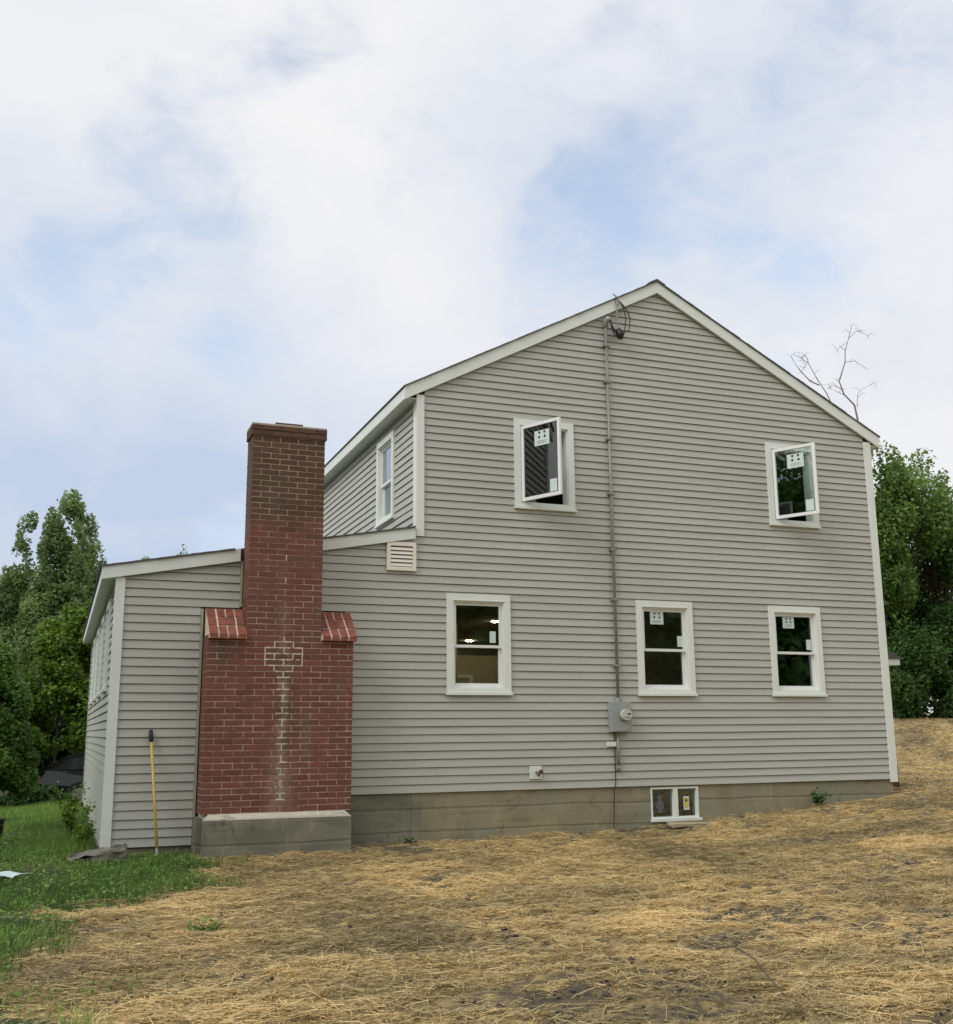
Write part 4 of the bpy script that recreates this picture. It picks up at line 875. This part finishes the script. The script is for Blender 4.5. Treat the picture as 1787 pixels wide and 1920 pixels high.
# right hand trees on the bank
RT = [((23.6, 13.4), 8.2, (23.4, 13.4, 6.9), (1.8, 1.7, 3.3), 18, 'broad leaved tree nearest the right corner of the house'),
      ((26.6, 14.2), 8.6, (26.7, 14.2, 6.8), (2.4, 2.0, 3.7), 20, 'tall broad leaved tree at the right edge of the picture'),
      ((25.0, 17.0), 8.0, (25.2, 17.2, 4.8), (3.4, 2.0, 3.6), 18, 'darker tree standing behind the two trees on the right bank')]
for i, (b, h, c, R, k, lb) in enumerate(RT):
    tree('broadleaf_tree', lb, GB(*b), h, blob_clumps(c, R, int(k * 2.0), 50 + i, (.22, .42)), 56000, .145, M['leaf_right'] if i < 2 else M['leaf_dark'], 60 + i, 'trees on the right bank', .12, True, .35, .465)
for i, (x, y, s, lb) in enumerate(((22.4, 12.0, 1.0, 'dark bush on the bank close behind the right corner'), (24.2, 12.2, 1.25, 'dark bush in the middle of the right bank'), (26.2, 12.6, 1.4, 'dark bush at the right edge of the bank'), (25.2, 14.2, 1.5, 'dark bush behind the others between the right bank trunks'))):
    z = float(gz(x, y)); tree('bank_bush', lb, (x, y, z - .05), 2.4 * s, blob_clumps((x, y, z + 1.25 * s), (1.2 * s, .9, 1.35 * s), 10, 70 + i), 15000, .12, M['leaf_dark'], 80 + i, 'bushes on the right bank', .06, True, .5, .33, 'bush')
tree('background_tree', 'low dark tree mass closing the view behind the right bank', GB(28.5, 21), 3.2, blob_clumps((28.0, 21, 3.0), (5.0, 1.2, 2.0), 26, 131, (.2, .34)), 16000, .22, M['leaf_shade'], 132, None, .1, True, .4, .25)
# dead tree behind the roof
dt = empty('dead_tree', GB(21.4, 11.0), 'bare dead tree with thin grey branches above the right roof slope', 'tree')
D = {'trunk': [(21.35, 11, 1.2), (21.25, 11.1, 5), (21.2, 11.05, 8.5), (21.18, 11, 10.31), (21.11, 11, 10.72), (20.8, 11.05, 11.04), (20.71, 11.1, 11.43), (20.89, 11.0, 12.01), (20.89, 10.95, 12.36), (21.09, 11.0, 12.77), (21.5, 11.1, 13.1), (21.9, 11.2, 13.19)],
 'branch': [[(21.09, 11, 12.77), (21.16, 10.9, 13.13), (21.0, 10.85, 13.09)], [(20.89, 11, 12.01), (21.41, 11.2, 12.18), (22.0, 11.3, 12.0)], [(20.71, 11.1, 11.43), (20.5, 11.1, 11.51)], [(20.89, 10.95, 12.36), (20.64, 10.9, 12.44), (20.54, 10.9, 12.15)],
  [(21.2, 11, 10.68), (21.16, 10.9, 11.02), (21.38, 10.9, 11.23), (21.92, 10.8, 11.48)], [(20.81, 11.05, 11.01), (20.43, 11, 11.1), (20.12, 11, 11.15)], [(20.75, 11.1, 11.21), (20.41, 11, 11.24), (20.12, 11, 11.1)],
  [(21.2, 11.05, 8.5), (20.6, 11, 10.1), (20.13, 11, 10.99), (19.84, 11, 11.38), (19.57, 11, 11.83), (19.22, 11, 11.99), (19.01, 11, 12.03)], [(19.9, 11, 11.2), (19.61, 11, 11.28), (19.3, 11, 11.53), (19.13, 11, 11.73), (18.98, 11, 11.96)], [(19.36, 11, 11.59), (19.47, 10.9, 11.82), (19.23, 10.9, 11.84)],
  [(21.5, 11.1, 13.1), (21.75, 11.0, 12.98), (21.9, 11, 12.8)], [(19.57, 11, 11.83), (19.65, 11.1, 12.0), (19.5, 11.1, 12.1)]]}
m = MB(); m.tube(D['trunk'], [.11, .08, .05, .030, .026, .022, .019, .015, .012, .009, .007, .005], 6); m.build('trunk', M['deadwood'], dt, True)
rt_ = random.Random(4)
for q in D['branch']:
    for (ax, ay, az_), (bx_, by_, bz_) in zip(q[:-1], q[1:]):
        if az_ < 10.5: continue
        f = rt_.uniform(.3, .9); p0 = Vector((ax, ay, az_)).lerp(Vector((bx_, by_, bz_)), f); sgn = rt_.choice((-1, 1)); m = MB(); m.tube([p0, p0 + Vector((.14 * sgn, rt_.uniform(-.1, .1), .12)), p0 + Vector((.30 * sgn, rt_.uniform(-.1, .1), rt_.uniform(-.05, .22)))], [.007, .005, .003], 4); m.build('twig', M['deadwood'], dt, True)
    m = MB(); r0 = .017 if len(q) < 5 else .020; m.tube(q, [r0 * (1 - .8 * i / (len(q) - 1)) * (.55 if len(q) < 5 else 1) for i in range(len(q))], 5); m.build('branch', M['deadwood'], dt, True)
# wood behind the photographer (seen in the panes)
rng = np.random.default_rng(99); cl = []
rd = random.Random(77)
for i in range(60):
    x = -44 + i * 1.6 + rd.uniform(-.8, .8); h = rd.uniform(5.5, 8.5); cl += [((x, -34 + rd.uniform(-2, 2), h * f), (2.2, 1.6, 2.0)) for f in (.15, .4, .65, .9)]
P, d, ti = crown_points(cl, 90000, rng, .05); Vv, Ff, Tt = leaves(P, .75, rng, .3, .8, ti, d)
tag(link('distant_wood', np_mesh('distant_wood', Vv, Ff, M['leaf_dark'], Tt)), 'line of dark trees across the yard opposite the house', 'woods', kind='stuff')

cl = [((-5.5 - 1.7 * i, 25 + rd.uniform(-2, 2), h_), (1.7, 1.4, 1.5)) for i in range(14) for h_ in (.8, 2.4, 3.9 + rd.uniform(-.8, .8))] + [((34 + 2 * i, 19 + rd.uniform(-2, 2), 1 + h_), (1.9, 1.4, 1.6)) for i in range(12) for h_ in (.8, 2.6, 4.4 + rd.uniform(-.8, .8))]
P, d, ti = crown_points(cl, 40000, rng, .25); Vv, Ff, Tt = leaves(P, .30, rng, .3, .7, ti, d)
tag(link('side_wood', np_mesh('side_wood', Vv, Ff, M['leaf_bush'], Tt)), 'low woods closing the view on both sides beyond the yard', 'woods', kind='stuff')

# weeds by the foundation
def weed(x, y, h, w, n, seed, label, mat='leaf_dark'):
    rng = np.random.default_rng(seed); z = float(gz(x, y)); t = empty('weed', (x, y, z - .02), label, 'plant'); m = MB(); rd = random.Random(seed); tips = []
    for i in range(5):
        q = Vector((x + rd.uniform(-w, w), y + rd.uniform(-.06, .02), z + h * rd.uniform(.6, 1))); m.tube([(x, y, z - .02), ((x + q.x) / 2, (y + q.y) / 2, z + h * .45), q], [.005, .004, .002], 4); tips.append(q)
    m.build('stem', M['grass'], t)
    P = np.array([Vector((x, y, z)).lerp(tips[rd.randrange(5)], rd.uniform(.15, 1)) + Vector((rd.gauss(0, .035), rd.gauss(0, .03), rd.gauss(0, .03))) for _ in range(n)])
    V, F, T = leaves(P, .055, rng, .6, .6, rng.random(n)); tag(link('leaf_cluster', np_mesh('leaf_cluster', V, F, M[mat], T), t), kind='stuff')
weed(10.25, -.10, .24, .10, 160, 1, 'small dark green weed growing against the foundation near the right corner')
weed(4.05, -.30, .08, .09, 36, 2, 'low weed growing by the patched foundation joint')
weed(1.15, -4.6, .10, .14, 40, 3, 'green weed tuft growing through the straw in the left foreground', 'grass')
for x, y, h, w, n, sd_ in ((.30, 2.2, .55, .2, 420, 4), (.22, 4.2, .7, .22, 420, 5), (.36, 1.0, .36, .16, 300, 6)):
    weed(x, y, h, w, n, sd_, ['tall weeds growing along the wing wall, middle clump', 'tall weeds growing along the wing wall, farthest clump', 'tall weeds growing along the wing wall, nearest the corner'][sd_ - 4], 'leaf_vine')

# ------------------------------------------------------------------ grass and straw
def blades(x, y, z, h, w, rng, lean=.5):
    n = len(x); az = rng.uniform(0, 2 * np.pi, n); dx, dy = np.cos(az), np.sin(az); l = rng.uniform(.1, 1, n) * lean * h
    b = np.stack([x, y, z], 1); sx = np.stack([-dy, dx, np.zeros(n)], 1) * (w * .5)[:, None]; ln = np.stack([dx * l, dy * l, np.zeros(n)], 1); upv = np.stack([np.zeros(n), np.zeros(n), h], 1)
    V = np.stack([b - sx, b + sx, b + sx * .75 + ln * .35 + upv * .6, b - sx * .75 + ln * .35 + upv * .6, b + ln * 1.0 + upv * .95 + sx * .12, b + ln * 1.0 + upv * .95 - sx * .12], 1).reshape(-1, 3)
    o = np.arange(n)[:, None] * 6; F = np.concatenate([o + np.array([[0, 1, 2, 3]]), o + np.array([[3, 2, 4, 5]])]); return V, F
rng = np.random.default_rng(5)
n = 150000; y = -7.6 + 19.5 * rng.random(n) ** 1.15; x = rng.uniform(-2.4, 2.1, n); gr = green(x, y); wall = (x > .46) & (y > -.03)
patch = fbm(x * 1.1, y * 1.1, 3, 44); keep = (rng.random(n) < gr * np.clip((patch - .22) * 4, .12, 1)) & ~wall & ~((x > 1.5) & (y > -.55)) ; x, y = x[keep], y[keep]; patch = patch[keep]
h = rng.uniform(.035, .105, len(x)) * (.6 + patch) + .12 * np.clip((x + .6) * 1.2, 0, 1) * (y > .4) * rng.random(len(x))
V, F = blades(x, y, gz(x, y) - .01, h, rng.uniform(.004, .009, len(x)), rng, .8)
gx2 = rng.uniform(-9, -2.4, 70000); gy2 = rng.uniform(-9, 14, 70000); V2, F2 = blades(gx2, gy2, gz(gx2, gy2) - .01, rng.uniform(.05, .12, 70000), rng.uniform(.008, .016, 70000), rng, .8); F = np.concatenate([F, F2 + len(V)]); V = np.concatenate([V, V2]); x = np.concatenate([x, gx2]); y = np.concatenate([y, gy2])
t = np.repeat(np.clip(.42 + (fbm(x * 1.3, y * 1.3, 4, 61) - .5) * 2.4 + rng.normal(size=len(x)) * .22, 0, 1), 6)
tag(link('grass', np_mesh('grass', V, F, M['grass'], t)), 'green lawn grass growing left of the straw', 'grass', kind='stuff')
n = 26000; y = -6.5 + 10 * rng.random(n); x = rng.uniform(-1.6, 2.0, n); keep = (rng.random(n) < green(x, y)) & ~((x > .46) & (y > -.03)) & ~((x > 1.5) & (y > -.55)); x, y = x[keep], y[keep]
P = np.stack([x, y, gz(x, y) + rng.uniform(.02, .09, len(x))], 1); V, F, T = leaves(P, .03, rng, .9, .75, np.clip(rng.normal(.45, .25, len(x)), 0, 1))
tag(link('clover', np_mesh('clover', V, F, M['grass'], T)), 'small leafy ground cover mixed into the lawn', 'ground cover', kind='stuff')

def straw(n, xf, yf, lmin, lmax, wmin, wmax, rng, seed, thr=.36, bent=False, lift=.007):
    y = yf(rng.random(n)); lo, hi = xf(y); x = lo + (hi - lo) * rng.random(n); gr = green(x, y)
    cov = cover(x, y, seed) - .10 * np.exp(-np.abs(y + .25) / .22) * (x < 11.7)
    keep = (rng.random(n) < np.clip((cov - thr) * 12, .06, 1)) & (rng.random(n) > gr * .93) & ~((y > -.02) & (x < 11.75)) & ~((x > 1.55) & (x < 3.30) & (y > -.56)); x, y, cov = x[keep], y[keep], cov[keep]; n = len(x)
    L = lmin + (lmax - lmin) * rng.random(n) ** 1.6; az = rng.uniform(0, np.pi, n); az = np.where(rng.random(n) < .4, rng.normal(0, .5, n) + .1, az); w = rng.uniform(wmin, wmax, n)
    z = gz(x, y) + np.abs(rng.normal(size=n)) * lift + .003; pit = rng.normal(size=n) * .10; pit = np.where(rng.random(n) < .02, rng.uniform(.3, .9, n), pit)
    d = np.stack([np.cos(az) * np.cos(pit), np.sin(az) * np.cos(pit), np.sin(pit)], 1); s = np.stack([-np.sin(az), np.cos(az), rng.normal(size=n) * .5], 1) * (w * .5)[:, None]; c = np.stack([x, y, z], 1); d = d * (L * .5)[:, None]
    t = np.clip(.56 + (fbm(x * .9, y * .9, 3, seed + 7) - .5) * 1.3 + (cov - .5) * 1.0 + rng.normal(size=n) * .20 - .30 * (rng.random(n) < .25), 0, 1)  # brighter on clump crests, darker in hollows: shading put into the tint
    if not bent: return np.stack([c - d - s, c - d + s, c + d + s, c + d - s], 1).reshape(-1, 3), np.arange(n * 4).reshape(n, 4), np.repeat(t, 4)
    bend = rng.normal(size=(n, 3)) * (L * .12)[:, None]; bend[:, 2] = np.abs(bend[:, 2]) * .5
    V = np.stack([c - d - s, c - d + s, c + bend + s, c + bend - s, c + d + s, c + d - s], 1).reshape(-1, 3); o = np.arange(n)[:, None] * 6; return V, np.concatenate([o + np.array([[0, 1, 2, 3]]), o + np.array([[3, 2, 4, 5]])]), np.repeat(t, 6)
FX = lambda y: (np.full_like(y, -.6), 5.4 + (y + 8.6) * 1.02); FY = lambda r: -9.3 + 9.3 * r ** .95
A_ = straw(760000, FX, FY, .022, .115, .0022, .0046, rng, 3, .435); B_ = straw(45000, FX, FY, .10, .24, .0024, .0044, rng, 3, .41, True, .014)
C_ = straw(110000, lambda y: (5.4 + (y + 8.6) * 1.02, 9.5 + (y + 8.6) * 1.02), FY, .05, .16, .0035, .007, rng, 3, .44)
V = np.concatenate([A_[0], B_[0], C_[0]]); F = np.concatenate([A_[1], B_[1] + len(A_[0]), C_[1] + len(A_[0]) + len(B_[0])]); T = np.concatenate([A_[2], B_[2], C_[2]])
tag(link('straw_mulch', np_mesh('straw_mulch', V, F, M['straw'], T)), 'loose golden straw mulch scattered over the front yard', 'straw', kind='stuff')
V, F, T = straw(90000, lambda y: (np.full_like(y, 11.8), 17 + y * 1.3), lambda r: 13 * r, .06, .22, .006, .012, rng, 13, .36)
tag(link('straw_mulch', np_mesh('straw_mulch', V, F, M['straw'], T)), 'loose straw mulch on the slope beyond the right corner', 'straw', kind='stuff')

# soil crumbs between the straw
rng = np.random.default_rng(8); n = 9000; y = -9.3 + 9.2 * rng.random(n); x = -.3 + (5.6 + (y + 8.6) * 1.02) * rng.random(n)
cov = cover(x, y); k = (cov < .46) & (green(x, y) < .4) & ~((x > 1.5) & (x < 3.32) & (y > -.6)); x, y = x[k], y[k]; n = len(x)
oct_ = np.array([[1, 0, 0], [0, 1, 0], [-1, 0, 0], [0, -1, 0], [0, 0, 1], [0, 0, -.6]]); fc = np.array([[0, 1, 4], [1, 2, 4], [2, 3, 4], [3, 0, 4], [1, 0, 5], [2, 1, 5], [3, 2, 5], [0, 3, 5]])
sz = rng.gamma(2.0, .0028, n)[:, None, None] + .003; V = (oct_[None] * sz * rng.uniform(.6, 1.4, (n, 6, 1))) * np.array([1.3, 1.1, .8]) + np.stack([x, y, gz(x, y) + .004], 1)[:, None, :]
tag(link('soil_crumbs', np_mesh('soil_crumbs', V.reshape(-1, 3), (fc[None] + np.arange(n)[:, None, None] * 6).reshape(-1, 3), M['clod'])), 'dark crumbs of bare soil between the straw', 'soil', kind='stuff')
